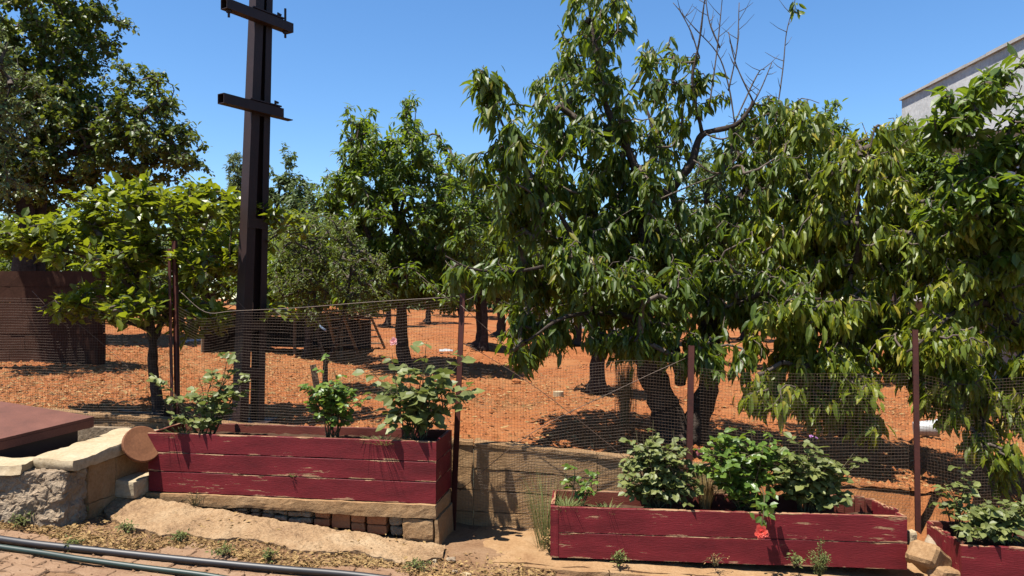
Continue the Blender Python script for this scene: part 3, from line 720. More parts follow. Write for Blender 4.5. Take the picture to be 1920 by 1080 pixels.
# ================================================================== PLANTERS
def board(mb, a, b, z0, z1, th, nin, n=26, seed=0.0, za=0.0, zb=0.0):
    """plank from a to b (xy), between heights z0 and z1, thickness th along nin, with a slightly ragged edge"""
    a = Vector((a[0], a[1], 0)); b = Vector((b[0], b[1], 0)); nin = Vector((nin[0], nin[1], 0)).normalized()
    V = []
    for i in range(n + 1):
        f = i / n; p = a.lerp(b, f); dz = za + (zb - za) * f
        w0 = noise.noise((f * 9, seed, 1)) * .003 + noise.noise((f * 40, seed, 5)) * .0012; w1 = noise.noise((f * 9, seed, 7)) * .003 + noise.noise((f * 40, seed, 9)) * .0015
        wv = noise.noise((f * 3, seed, 3)) * .004
        o = nin * wv
        V += [p + o + Vector((0, 0, z0 + dz + w0)), p + o + Vector((0, 0, z1 + dz + w1 - .003)) , p + o + nin * .003 + Vector((0, 0, z1 + dz + w1)),
              p + o + nin * th + Vector((0, 0, z1 + dz + w1)), p + o + nin * th + Vector((0, 0, z0 + dz + w0))]
    Fc = []
    for i in range(n):
        for k in range(5): Fc.append((i * 5 + k, i * 5 + (k + 1) % 5, (i + 1) * 5 + (k + 1) % 5, (i + 1) * 5 + k))
    Fc.append((4, 3, 2, 1, 0)); Fc.append(tuple(n * 5 + k for k in range(5)))
    return mb.add(V, Fc)
def build_board(name, mat, parent, a, b, z0, z1, th, nin, **kw):
    """mesh with local X along the plank so the grain follows it"""
    mb = board(MB(), a, b, z0, z1, th, nin, **kw)
    V = np.array([tuple(v) for v in mb.v]); c = (V.min(0) + V.max(0)) / 2
    an = math.atan2(b[1] - a[1], b[0] - a[0]); ca, sa = math.cos(an), math.sin(an)
    V = V - c; X = V[:, 0] * ca + V[:, 1] * sa; Yv = -V[:, 0] * sa + V[:, 1] * ca
    me = np_mesh(name, np.stack([X, Yv, V[:, 2]], -1), [i for f in mb.f for i in f], [len(f) for f in mb.f], mat)
    o = link(name, me, parent, Vector(c)); o.rotation_euler = (0, 0, an); return o
def soil_fill(parent, a, b, c, d, z):
    a, b, c, d = [Vector(q) for q in (a, b, c, d)]
    V = []; Fc = []; nu, nv = 40, 8
    for i in range(nu + 1):
        for j in range(nv + 1):
            p = a.lerp(b, i / nu).lerp(d.lerp(c, i / nu), j / nv); V.append((p.x, p.y, z + .02 * noise.noise((p.x * 9, p.y * 9, 2)) + .008 * noise.noise((p.x * 40, p.y * 40, 2))))
    for i in range(nu):
        for j in range(nv): q = i * (nv + 1) + j; Fc.append((q, q + nv + 1, q + nv + 2, q + 1))
    return MB().add(V, Fc).build('soil', M['potsoil'], parent, True)

# first planter: three planks, trapezoid side
a1 = at(277, 865, 6.09); b1 = at(818, 888, 5.70); zb0, zt0 = 0.055, 0.522
ax = (b1 - a1); ax.z = 0; axn = ax.normalized(); nin = Vector((-axn.y, axn.x, 0)); dep = nin * 0.46
p1 = thing('planter', (a1 + b1) / 2 + Vector((0, 0.2, -.25)), 'long three-plank red planter box with flaking paint standing on the plinth', 'planter', 'red timber planters')
p1.location.z = zb0; WL[p1.name] = Vector(p1.location)
hts = [zb0, zb0 + .162, zb0 + .315, zt0]
for k in range(3):
    g = 0.004
    build_board('plank', M['red'], p1, (a1.x + (2 - k) * .004, a1.y), (b1.x - (2 - k) * .002, b1.y), hts[k] + g * (k > 0), hts[k + 1] - g * (k < 2), .028, nin, seed=k * 3.1 + 1)
    build_board('plank', M['redin'], p1, a1 + dep, b1 + dep, hts[k] + g, hts[k + 1] + .012 - g, .026, nin, seed=k * 3.1 + 20)
    for (e, s_) in ((a1, 1), (b1, -1)):
        q0 = e + nin * .031 + axn * (0.0 if s_ > 0 else -.028); q1 = e + nin * .457 + axn * (0.0 if s_ > 0 else -.028)
        build_board('end_plank', M['red' if s_ < 0 else 'redin'], p1, q0, q1, hts[k] + g, hts[k + 1] - g + .003, .026, axn, n=8, seed=k + 40 * s_, zb=.012)
for e, s_ in ((a1, 1), (b1, -1)):
    q0 = e + nin * .03 + axn * s_ * .03
    build_board('corner_post', M['redin'], p1, q0, q0 + axn * s_ * .045, zb0 + .005, zt0 - .03, .04, nin, n=2)
soil_fill(p1, a1 + nin * .03 + axn * .03, b1 + nin * .03 - axn * .03, b1 + nin * .45 - axn * .03, a1 + nin * .45 + axn * .03, zt0 - .06)

# second planter: two planks
a2 = at(1032, 998, 5.50); b2 = at(1701, 1018, 5.25); z20, z21 = -0.278, 0.088
ax2 = (b2 - a2); ax2.z = 0; ax2n = ax2.normalized(); nin2 = Vector((-ax2n.y, ax2n.x, 0))
p2 = thing('planter', (a2 + b2) / 2, 'long two-plank red planter on the kerb with peeling paint, crowded with roses', 'planter', 'red timber planters')
p2.location.z = z20; WL[p2.name] = Vector(p2.location)
a2x = a2 + ax2n * .062
zm = (z20 + z21) / 2
build_board('plank', M['red'], p2, a2x, b2, z20, zm - .003, .03, nin2, seed=61)
build_board('plank', M['red'], p2, a2x, b2 - ax2n * .0, zm + .003, z21, .03, nin2, seed=67)
build_board('corner_board', M['red'], p2, a2, a2x - ax2n * .003, z20, z21 + .004, .03, nin2, n=4, seed=70)
bk2 = a2 + nin2 * .40; bk3 = b2 + Vector((-.03, .40, 0))
for k in range(2):
    build_board('plank', M['redin'], p2, bk2, bk2.lerp(bk3, .78), lerp(z20, z21 + .02, k / 2) + .003, lerp(z20, z21 + .02, (k + 1) / 2), .026, nin2, seed=80 + k)
    build_board('end_plank', M['red'], p2, a2 + nin2 * .032, bk2 - nin2 * .002, lerp(z20, z21 + .015, k / 2) + .003, lerp(z20, z21 + .015, (k + 1) / 2), .028, ax2n, n=8, seed=90 + k)
for k in range(7):           # upright boards closing the back at the right-hand end
    q0 = bk2.lerp(bk3, .785 + k * .031); q1 = bk2.lerp(bk3, .785 + (k + .92) * .031)
    build_board('upright_board', M['redin'], p2, q0, q1, z20, z21 + .035 + random.uniform(-.02, .02), .026, nin2, n=2, seed=k)
for k in range(5):
    q0 = (b2 + nin2 * .034 - ax2n * .028).lerp(bk3 - ax2n * .028, k / 5); q1 = (b2 + nin2 * .034 - ax2n * .028).lerp(bk3 - ax2n * .028, (k + .93) / 5)
    build_board('upright_board', M['red'], p2, q0, q1, z20, z21 + .01 + random.uniform(-.008, .016), .026, ax2n, n=2, seed=k + 10)
soil_fill(p2, a2 + nin2 * .035 + ax2n * .035, b2 + nin2 * .035 - ax2n * .04, bk3 - nin2 * .01 - ax2n * .04, bk2 - nin2 * .01 + ax2n * .035, z21 - .085)

# third planter, cut by the right edge of the frame
a3 = at(1803, 1050, 4.95); z31 = -0.012; z30 = z31 - .42
b3 = Vector((a3.x + 1.9, a3.y - .25, 0)); ax3 = Vector((b3.x - a3.x, b3.y - a3.y, 0)).normalized(); nin3 = Vector((-ax3.y, ax3.x, 0))
p3 = thing('planter', (a3.x + .5, a3.y + .2, z30), 'red planter with an upright-board side at the right edge of the view', 'planter', 'red timber planters')
for k in range(2):
    build_board('plank', M['red'], p3, a3, b3, lerp(z30, z31, k / 2) + .003, lerp(z30, z31, (k + 1) / 2) - .002, .03, nin3, seed=120 + k)
    build_board('plank', M['redin'], p3, a3 + nin3 * .5, b3 + nin3 * .5, lerp(z30, z31, k / 2) + .003, lerp(z30, z31, (k + 1) / 2) + .01, .03, nin3, seed=130 + k)
s0 = Vector((a3.x, a3.y, 0)) + nin3 * .034; s1 = at(1737, 985, 5.43); s1.z = 0
for k in range(8):
    build_board('upright_board', M['red'], p3, s0.lerp(s1, k / 8), s0.lerp(s1, (k + .92) / 8), z30, z31 + .004 + .012 * (k % 2) + random.uniform(-.004, .006), .028, ax3, n=2, seed=k + 140)
soil_fill(p3, Vector((a3.x, a3.y, 0)) + nin3 * .035 + ax3 * .035, b3 + nin3 * .035, b3 + nin3 * .49, Vector((a3.x, a3.y, 0)) + nin3 * .49 + ax3 * .03, z31 - .07)

# stones wedged between the second and third planter
def stone(px, py, Y, size, rz, mat, label, tilt=0.0, amp=.12):
    c = at(px, py, Y); Mr = Matrix.Rotation(rz, 3, 'Z') @ Matrix.Rotation(tilt, 3, 'Y'); sx, sy, sz = size
    c8 = [c + Mr @ Vector((i * sx, j * sy, k_ * sz)) for i in (-.5, .5) for j in (-.5, .5) for k_ in (-.5, .5)]
    o = MB().hexa(c8, (6, 5, 5), min(size) * amp, .8 / min(size), px, min(size) * .12).build('stone', M[mat])
    return tag(o, label, 'stone')
stone(1742, 1048, 5.12, (.26, .20, .16), .5, 'slabc', 'large squared tan stone wedged between the two right-hand planters', .6, .04)
stone(1709, 1008, 5.30, (.06, .06, .10), .2, 'coping', 'small whitish upright stone at the foot of the fence post')
stone(1712, 1045, 5.20, (.10, .09, .07), 1.0, 'slabc', 'flat tan stone chip against the corner of the two-plank planter', .5)
stone(1755, 1020, 5.35, (.14, .12, .09), .9, 'stone', 'brown stone behind the large squared stone', -.3)
stone(1775, 1078, 5.02, (.20, .14, .10), .2, 'slabc', 'pale stone half cut by the bottom edge beside the last planter', .3)

# ================================================================== BUILDING and far walls
bd = thing('house', (12, 14.5, -0.2), 'grey-white plastered house with a tall parapet rising behind the trees at right', 'house')
XW = 9.47; ztop = 6.41
def wbox(name, mat, x0, x1, y0, y1, z0, z1, parent=bd, n=(1, 1, 1), amp=0.0):
    return MB().hexa([(x0, y0, z0), (x0, y0, z1), (x0, y1, z0), (x0, y1, z1), (x1, y0, z0), (x1, y0, z1), (x1, y1, z0), (x1, y1, z1)], n, amp, 1.5).build(name, mat, parent)
wbox('parapet', M['plaster'], XW, 16, 9.0, 18.4, 5.05, ztop, n=(4, 10, 3))
wbox('floor_slab', M['whitewall'], XW - .12, 16, 8.9, 18.5, 4.83, 5.045)
wy = [9.02, 10.6, 12.0, 14.1, 15.5, 17.2, 18.38]
wall = wbox('wall', M['whitewall'], XW + .25, 15.9, 9.02, 18.38, -0.6, 4.825)
for k in range(14):
    y0 = 8.98 + k * 0.675
    wbox('coping_tile', M['tile'], XW - .06, XW + .32, y0, y0 + .66, ztop + .002, ztop + .055 + (k % 3) * .006)
for (y0, y1) in ((10.6, 12.0), (14.1, 15.5)):
    wn = wbox('window', M['white'], XW + .20, XW + .248, y0, y1, 2.3, 3.9)
    wbox('pane', M['glass'], XW + .18, XW + .198, y0 + .07, (y0 + y1) / 2 - .03, 2.38, 3.82, wn)
    wbox('pane', M['glass'], XW + .18, XW + .198, (y0 + y1) / 2 + .03, y1 - .07, 2.38, 3.82, wn)
rl = wbox('balcony_slab', M['whitewall'], XW - .9, XW + .249, 12.6, 17.6, 1.55, 1.72)
for k in range(26): wbox('railing_bar', M['pole'], XW - .87, XW - .85, 12.65 + k * .195, 12.67 + k * .195, 1.722, 2.55, rl)
wbox('railing_bar', M['pole'], XW - .88, XW - .84, 12.62, 17.58, 2.552, 2.59, rl)

rwl = thing('block_wall', (-6.9, 10.7, .6), 'dark red-brown plastered block wall at the left behind the broad-leaved tree', 'wall')
for r_ in range(6):
    for c_ in range(8):
        x0 = -9.2 + c_ * .42 - (0.21 if r_ % 2 else 0); y0 = 10.7 + (x0 + 6.9) * -.02
        z0 = 0.66 + r_ * .222
        j = random.uniform(-.006, .006); xe = x0 + (.628 if (c_ == 7 and r_ % 2) else .418)
        MB().hexa([(x0 + .002, y0 + j, z0), (x0 + .002, y0 + j, z0 + .219), (x0 + .002, y0 + .2, z0), (x0 + .002, y0 + .2, z0 + .219), (xe, y0 + j, z0), (xe, y0 + j, z0 + .219), (xe, y0 + .2, z0), (xe, y0 + .2, z0 + .219)], (3, 1, 2), .006, 6, c_ + r_).build('block', M['redwall'], rwl)
fw = thing('boundary_wall', (2, 27, 0.6), 'long low whitewashed boundary wall far behind the orchard trunks', 'wall')
for k in range(2):
    x0 = .3 + k * 2.0; y0 = 30 - (x0) * .12; z = float(hgt(x0, y0))
    wbox('wall_panel', M['whitewall'], x0, x0 + 1.985, y0, y0 + .22, z - .3, z + .62, fw)
    wbox('wall_coping', M['tile'], x0 - .002, x0 + 1.987, y0 - .05, y0 + .27, z + .622, z + .70, fw)

# ================================================================== FENCE
fn = thing('wire_fence', (0, 6.2, -0.3), 'square-mesh wire fence on slim red-brown steel posts behind the planters', 'fence')
def angle_post(base, top, wdt=0.05, th=0.006, turn=0.0):
    """steel angle: two flanges"""
    mb = MB(); d = (top - base)
    u = Vector((math.cos(turn), math.sin(turn), 0)); v = Vector((-u.y, u.x, 0))
    for (e, f) in ((u, v), (v, u)):
        c8 = []
        for i in (0, 1):
            for j in (0, 1):
                for k_ in (0, 1): c8.append(base + d * k_ + e * wdt * i + f * th * j)
        mb.hexa(c8, (1, 1, 6), 0.0)
    return mb
ptop = {}
def fpost(px_t, py_t, px_b, Y, zb, wdt, turn=-.6):
    t_ = at(px_t, py_t, Y); b_ = at(px_b, 900, Y); b_.z = zb
    angle_post(b_, t_, wdt, .006, turn).build('post', M['post'], fn); return t_, b_
fpost(322, 452, 330, 6.62, -.2, .052); fpost(314, 466, 322, 6.60, .05, .03, -.4)
fpost(862, 550, 843, 6.16, -.33, .055); fpost(1290, 648, 1284, 5.97, -.30, .05, -.4); fpost(1710, 618, 1716, 5.74, -.34, .042)
# mesh panels
def mesh_panel(xa, xb, top, bot, sp=0.0235, r=0.0007, seed=0):
    """xa, xb in metres along the fence line; top/bot: lists of (px, py) profile"""
    yf = lambda x: 6.20 - 0.131 * x
    tx = [((p[0] - 960) / F) for p in top]
    def prof(pr, x):
        y = yf(x); px = 960 + x / y * F
        py = np.interp(px, [q[0] for q in pr], [q[1] for q in pr]); return EYE - (py - HOR) * y / F
    V = []; Fc = []
    n = int((xb - xa) / sp); mrow = 54
    Zt = [prof(top, xa + (xb - xa) * i / n) for i in range(n + 1)]; Zb = [prof(bot, xa + (xb - xa) * i / n) for i in range(n + 1)]
    def P(i, z):
        x = xa + (xb - xa) * i / n
        q = Vector((x * 1.7, z * 2.1, seed))
        return Vector((x + .012 * noise.noise(q * 1.3 + Vector((5, 0, 0))) , yf(x) + .05 * noise.noise(q) + .012 * noise.noise(q * 4), z + .014 * noise.noise(q * 1.7 + Vector((0, 9, 0)))))
    def wire(pts):
        b = len(V)
        for p in pts: V.extend([(p.x + r, p.y + r * .6, p.z), (p.x - r, p.y + r * .6, p.z), (p.x, p.y - r, p.z + 0)] if wire.v else [(p.x, p.y + r * .6, p.z + r), (p.x, p.y + r * .6, p.z - r), (p.x, p.y - r, p.z)])
        for k in range(len(pts) - 1):
            for c_ in range(3): Fc.append((b + k * 3 + c_, b + k * 3 + (c_ + 1) % 3, b + k * 3 + 3 + (c_ + 1) % 3, b + k * 3 + 3 + c_))
    wire.v = True
    for i in range(n + 1):
        m = max(3, int((Zt[i] - Zb[i]) / .11)); wire([P(i, Zb[i] + (Zt[i] - Zb[i]) * k / m) for k in range(m + 1)])
    wire.v = False
    zmax, zmin = max(Zt), min(Zb); z = 0.0
    rows_ = int((zmax - zmin) / sp)
    for k in range(rows_ + 1):
        run = []
        for i in list(range(0, n, 4)) + [n]:
            zz = Zt[i] - k * sp
            if zz >= Zb[i]: run.append(P(i, zz))
            else:
                if len(run) > 1: wire(run)
                run = []
        if len(run) > 1: wire(run)
    return MB().add(V, Fc).build('mesh_panel', M['wire'], fn)
def xl(px): # metres along the fence line seen at px
    k = (px - 960) / F; return 6.20 * k / (1 + 0.131 * k)
bt = [(-400, 830), (300, 860), (820, 1010), (1030, 1000), (1290, 1010), (1710, 1010), (2200, 1010)]
mesh_panel(xl(-260), xl(318), [(-300, 500), (0, 560), (318, 560)], bt, seed=1)
mesh_panel(xl(336), xl(850), [(330, 572), (380, 598), (450, 585), (560, 590), (700, 572), (850, 556)], bt, seed=2)
mesh_panel(xl(868), xl(1282), [(865, 690), (960, 700), (1060, 688), (1180, 674), (1285, 684)], bt, seed=3)
mesh_panel(xl(1296), xl(1704), [(1290, 688), (1400, 700), (1550, 702), (1710, 700)], bt, seed=4)
mesh_panel(xl(1722), xl(2120), [(1720, 700), (1800, 716), (1950, 706), (2200, 700)], bt, seed=5)
def wirerun(pts, r=.0025, name='strand_wire'): MB().tube(bez(pts, 5), r, 4).build(name, M['wire'], fn, True)
wirerun([at(336, 545, 6.5), at(385, 585, 6.45), at(440, 583, 6.45), at(560, 577, 6.35), at(700, 566, 6.25), at(862, 556, 6.14)], .0032, 'rolled_edge')
wirerun([at(862, 640, 6.15), at(900, 660, 6.12), at(1010, 730, 6.05), at(1150, 840, 6.0), at(1180, 868, 6.0)])
wirerun([at(862, 920, 6.12), at(1000, 810, 6.05), at(1180, 720, 5.98), at(1285, 672, 5.95)])
wirerun([at(60, 545, 6.75), at(125, 612, 6.75), at(150, 610, 6.75), at(240, 688, 6.7), at(322, 765, 6.6)])
wirerun([at(780, 510, 6.2), at(862, 566, 6.14), at(960, 500, 6.3)])
wirerun([at(336, 470, 6.55), at(420, 540, 6.6), at(470, 590, 6.7)])
wirerun([at(862, 570, 6.12), at(960, 660, 6.05)])

# ================================================================== UTILITY POLE
YP = 6.85
pb = on_ground(464, YP); pole = thing('utility_pole', pb, 'tall dark brown steel pole of two channels with short crossarms behind the planter', 'pole')
u = Vector((0.54, 0.84, 0)).normalized(); v = Vector((0.84, -0.54, 0)).normalized()
ptp = at(494, -140, YP)
def channel(name, base, top, w0, w1, d, sgn):
    """U-channel with web across v and flanges along u*sgn"""
    mb = MB()
    for (va, vb, ua, ub) in ((-.5, .5, 0, .10), (-.5, -.42, .102, 1.), (.42, .5, .102, 1.)):
        c8 = []
        for i in (va, vb):
            for j in (ua, ub):
                for (pp, ww) in ((base, w0), (top, w1)): c8.append(pp + v * (i * ww) + u * (sgn * j * d))
        mb.hexa(c8, (1, 1, 8))
    return mb.build(name, M['pole'], pole)
channel('channel', pb - u * .135 - Vector((0, 0, .1)), ptp - u * .085, .118, .090, .090, 1)
channel('channel', pb + u * .135 - Vector((0, 0, .1)), ptp + u * .085, .118, .090, .066, -1)
for py in (40, 210, 420, 610, 700):
    f = (py + 140) / (797 + 140); c = ptp.lerp(pb, f); wv = .090 + .028 * f; hw = .085 + .05 * f
    for s_ in (-1, 1):
        c2 = c + v * s_ * (wv / 2 + .004)
        MB().box(c2, (2 * hw - .02, .006, .09), Matrix((u, v, Vector((0, 0, 1)))).transposed()).build('batten_plate', M['pole'], pole)
def crossarm(py_c, l0, l1, tube, off, pins=True):
    f = (py_c + 140) / 937; c = ptp.lerp(pb, f) + v * off; hw = tube / 2; th = .005
    R = Matrix((u, v, Vector((0, 0, 1)))).transposed()
    mb = MB(); L = l1 - l0; m = c + u * (l0 + l1) / 2
    mb.box(m + v * (hw - th / 2), (L, th, tube), R); mb.box(m - v * (hw - th / 2), (L, th, tube), R)
    mb.box(m + Vector((0, 0, hw - th / 2)), (L, tube - 2 * th, th), R); mb.box(m - Vector((0, 0, hw - th / 2)), (L, tube - 2 * th, th), R)
    arm = mb.build('crossarm', M['pole'], pole)
    for l in ((l0 + .05, l1 - .06) if pins else ()):
        p = c + u * l
        MB().tube([p - Vector((0, 0, .10)), p + Vector((0, 0, .17))], .011, 8).build('pin_bolt', M['pole'], arm)
        MB().tube([p - Vector((0, 0, hw + .018)), p - Vector((0, 0, hw + .002))], .024, 6).build('nut', M['pole'], arm)
    # saddle angle above the arm
    MB().box(c + Vector((0, 0, hw + .012)), (.34, .10, .012), R).build('saddle_plate', M['pole'], arm)
    MB().tube([c + u * .14 + Vector((0, 0, hw)), c + u * .14 + Vector((0, 0, hw + .06)), c + u * .17 + Vector((0, 0, hw + .05))], .012, 6).build('u_bolt', M['pole'], arm)
    return arm
crossarm(40, -.44, .28, .085, .075)
arm = crossarm(207, -.44, .20, .085, .075, False)
MB().box(ptp.lerp(pb, (222 + 140) / 937) + u * .22 + v * .07 + Vector((0, 0, .035)), (.20, .07, .008), Matrix((u, v, Vector((0, 0, 1)))).transposed()).build('saddle_plate', M['pole'], arm)
crossarm(-80, -.44, .30, .085, .075)
MB().box(pb + Vector((0, 0, .01)), (.42, .42, .05)).build('base_plate', M['pole'], pole)

# ================================================================== TREES
def PX(lst, Y):            # (px, py[, dY]) -> world
    return [at(q[0], q[1], Y + (q[2] if len(q) > 2 else 0)) for q in lst]
def B(lst, Y, rY):
    return [(q[0], q[1], q[2], q[3], Y + (q[5] if len(q) > 5 else 0), (q[6] if len(q) > 6 else rY), (q[4] if len(q) > 4 else 1.0)) for q in lst]
def limb(lst, Y, r0, r1): return (PX(lst, Y), r0, r1)

# --- the cherry in the middle: two dark trunks, drooping leaves, bare twigs at upper right
Y = 7.45
base = ground_at(1272, 826); Y = base.y
E = [limb([(1268, 832), (1244, 745), (1208, 650), (1196, 560), (1208, 470), (1222, 378)], Y, .165, .075),
     limb([(1288, 828), (1322, 745, .1), (1334, 640, .2), (1332, 560, .3), (1345, 450, .4), (1390, 370, .5), (1440, 280, .5)], Y, .135, .035),
     limb([(1222, 382), (1192, 310, -.1), (1152, 225, -.2), (1128, 160, -.2), (1110, 60, -.1), (1104, -70, 0)], Y, .055, .012),
     limb([(1222, 384), (1262, 348, -.1), (1300, 300, -.2), (1318, 250, -.2), (1378, 232, -.3), (1412, 190, -.3)], Y, .055, .016),
     limb([(1318, 255, -.2), (1302, 160, -.3), (1312, 70, -.3), (1326, -20, -.3)], Y, .018, .006),
     limb([(1198, 575), (1150, 545, -.4), (1088, 470, -.5), (1030, 370, -.6), (965, 280, -.8), (905, 150, -1.0)], Y, .042, .007),
     limb([(1276, 720), (1258, 620, .35), (1246, 540, .6), (1270, 440, .8), (1250, 330, .9), (1210, 200, 1.0)], Y, .055, .014),
     limb([(1095, 480, -.7), (1010, 500, -1.1), (900, 510, -1.3), (835, 480, -1.4)], Y, .022, .006),
     limb([(1330, 600, .2), (1405, 560, -.5), (1480, 545, -.9), (1540, 560, -1.1)], Y, .035, .010),
     limb([(1200, 600), (1130, 590, -.5), (1050, 600, -.9), (985, 640, -1.0)], Y, .035, .008),
     limb([(1205, 620), (1215, 600, -.7), (1190, 640, -1.1)], Y, .025, .008)]
eb = B([(905, 140, 26, 55, .8, -1.0, .25), (945, 210, 45, 70, .8, -.9, .4), (1085, 70, 62, 110, .85), (1140, 40, 40, 90, .8), (1050, 190, 80, 90, .9), (1180, 160, 75, 100, .85), (1060, 300, 110, 90, 1.3),
        (960, 340, 75, 100, 1.3, -.5), (900, 320, 28, 50, .7, -.8, .2), (1050, 430, 140, 110, 1.5), (1200, 330, 100, 110, .9), (1190, 470, 120, 100, 1.2), (1330, 460, 120, 100, 1.2), (900, 500, 85, 40, .9, -1.1, .3),
        (1060, 560, 140, 60, 1.5), (1000, 640, 75, 45, 1.2, -.6, .5), (1200, 600, 110, 70, 1.2, .5), (1300, 590, 100, 60, 1.2, .4), (1290, 110, 40, 60, .3, -.2, .3), (1340, 190, 70, 70, .28, -.2, .4), (1420, 250, 60, 80, .9, .3),
        (1490, 240, 40, 70, .9, .3, .5), (1400, 330, 90, 90, 1.0), (1430, 560, 110, 70, 1.2, -.4), (1340, 680, 80, 34, 1.2, -.9, .3), (1240, 230, 60, 90, .6, .5), (1150, 640, 90, 36, 1.3, -.7, .4), (1250, 640, 90, 40, 1.2, -.8, .4), (1100, 500, 90, 60, 1, -1.1, .3), (1230, 520, 80, 70, .8, -1.0, .3)], Y, .95)
tree('cherry_tree', 'big two-trunked cherry tree with drooping leaves and bare twigs in the middle', 'tree', base, E, eb, 2550, 'long', G['cherry'], .138, .35, per=5, droop=.9, n_ind=240, reach=4, group='orchard trees', wl=.45)
cherry = [o for o in C.objects if o.name == 'cherry_tree'][0]
for k, w_ in enumerate(([(1378, 232), (1366, 160), (1345, 100), (1300, 50), (1262, 5)], [(1366, 170), (1382, 90), (1386, 5)], [(1312, 110), (1296, 60), (1272, 15)], [(1330, 200), (1345, 90), (1355, -10)],
                        [(1440, 290), (1455, 220), (1468, 130), (1475, 60), (1490, 5)], [(1400, 215), (1425, 170), (1447, 118)], [(1412, 190), (1380, 120), (1366, 60)], [(1375, 235), (1420, 140), (1434, 130)],
                        [(1300, 300), (1345, 325), (1400, 280), (1445, 240)], [(1222, 380), (1290, 350), (1360, 320), (1390, 285)], [(1318, 250), (1360, 260), (1410, 225), (1450, 210)], [(1350, 90), (1330, 40), (1322, -15)])):
    Yw_ = Y - .3
    MB().tube(bez(PX(w_, Yw_), 5), [.0085 - .006 * i / (len(w_) * 5) for i in range((len(w_) - 1) * 5 + 1)], 5, True, .3).build('bare_twig', M['twig'], cherry, True)
    sp_ = bez(PX(w_, Yw_), 5); mb_ = MB()
    for q_ in range(3, len(sp_) - 1):
        if random.random() < .75:
            d_ = Vector((random.uniform(-1, 1), random.uniform(-.6, .6), random.uniform(.1, 1))).normalized() * random.uniform(.03, .22) ; mb_.tube([sp_[q_], sp_[q_] + d_ * .5, sp_[q_] + d_ + Vector((0, 0, .02))], [.004, .003, .0015], 4, False)
    if mb_.v: mb_.build('twig_spurs', M['twig'], cherry, True)['kind'] = 'stuff'
# leaf tuft at the tip of the tall wand
P = np.array([tuple(at(1490 + random.uniform(-8, 8), 8 + random.uniform(-6, 14), Y - .3)) for _ in range(16)])
place_leaves(cherry, P, RNG.normal(size=(16, 3)) * .5 + np.array([0, 0, -1]), RNG.normal(size=(16, 3)), np.full(16, .10), np.full(16, .036), 'long', G['cherry'], 16)

# --- right-hand cherry trees
baseF = on_ground(1590, 8.4)
YF = 7.0
Fl = [([baseF, at(1575, 690, 8.2), at(1560, 600, 7.8), at(1540, 480, 7.5)], .10, .05),
      limb([(1545, 500, .5), (1500, 400, .2), (1480, 300, 0), (1495, 200, 0)], YF, .04, .010),
      limb([(1550, 560, .7), (1605, 500, -.3), (1604, 420, -.5), (1610, 340, -.5), (1640, 240, -.3)], YF, .04, .008),
      limb([(1560, 600, .8), (1480, 570, 0), (1440, 590, -.6)], YF, .03, .008),
      limb([(1560, 620, .8), (1600, 660, 0), (1590, 720, -.6)], YF, .03, .008)]
fb = B([(1490, 220, 40, 70, .9), (1520, 330, 90, 90, 1.2), (1640, 270, 50, 60, .9), (1610, 360, 90, 80, 1.2), (1480, 440, 100, 80, 1.2), (1600, 470, 110, 80, 1.3), (1470, 590, 100, 70, 1.2, -.3), (1580, 600, 110, 70, 1.3), (1500, 690, 100, 60, 1.4, -.3),
        (1440, 750, 70, 45, 1.1, -.6, .4), (1590, 730, 70, 70, 1.3, -.5, .5), (1630, 800, 28, 36, .8, -.8, .2), (1680, 640, 80, 80, 1.1), (1520, 760, 60, 40, 1.2, -.5, .4)], YF, .75)
tree('cherry_tree', 'cherry tree right of centre with yellowing leaves hanging low over the fence', 'tree', baseF, Fl, fb, 1550, 'long', G['cherry2'], .138, .36, per=5, droop=1.1, n_ind=240, group='orchard trees', wl=.45)
baseR = on_ground(1985, 6.9)
Rl = [([baseR, at(1965, 780, 6.85), at(1930, 680, 6.8), at(1900, 590, 6.6)], .12, .07),
      limb([(1905, 600, 0), (1850, 570, -.3), (1800, 582, -.5), (1760, 612, -.7), (1700, 660, -.8)], 6.6, .035, .010),
      limb([(1905, 600, 0), (1850, 480, -.2), (1790, 430, -.3), (1700, 400, -.3)], 6.6, .035, .008),
      limb([(1925, 660, .1), (1870, 720, -.4), (1800, 740, -.6)], 6.6, .03, .008)]
rb = B([(1720, 420, 70, 70, 1.1), (1800, 400, 70, 70, 1), (1740, 520, 80, 60, 1.1), (1850, 490, 80, 70, 1.1), (1760, 640, 80, 60, 1.1, -.3), (1870, 600, 70, 60, 1), (1840, 700, 90, 60, 1.2, -.2), (1770, 740, 50, 60, 1.0, -.3, .4), (1880, 770, 60, 60, 1.0, -.3, .4),
        (1850, 840, 60, 40, .8, -.5, .3), (1890, 900, 40, 20, .4, -.6, .15)], 6.4, .65)
tree('cherry_tree', 'cherry tree at the right edge with a pale bent limb and low leafy sprays', 'tree', baseR, Rl, rb, 1050, 'long', G['cherry2'], .118, .38, per=5, droop=1.0, n_ind=200, group='orchard trees', wl=.45)
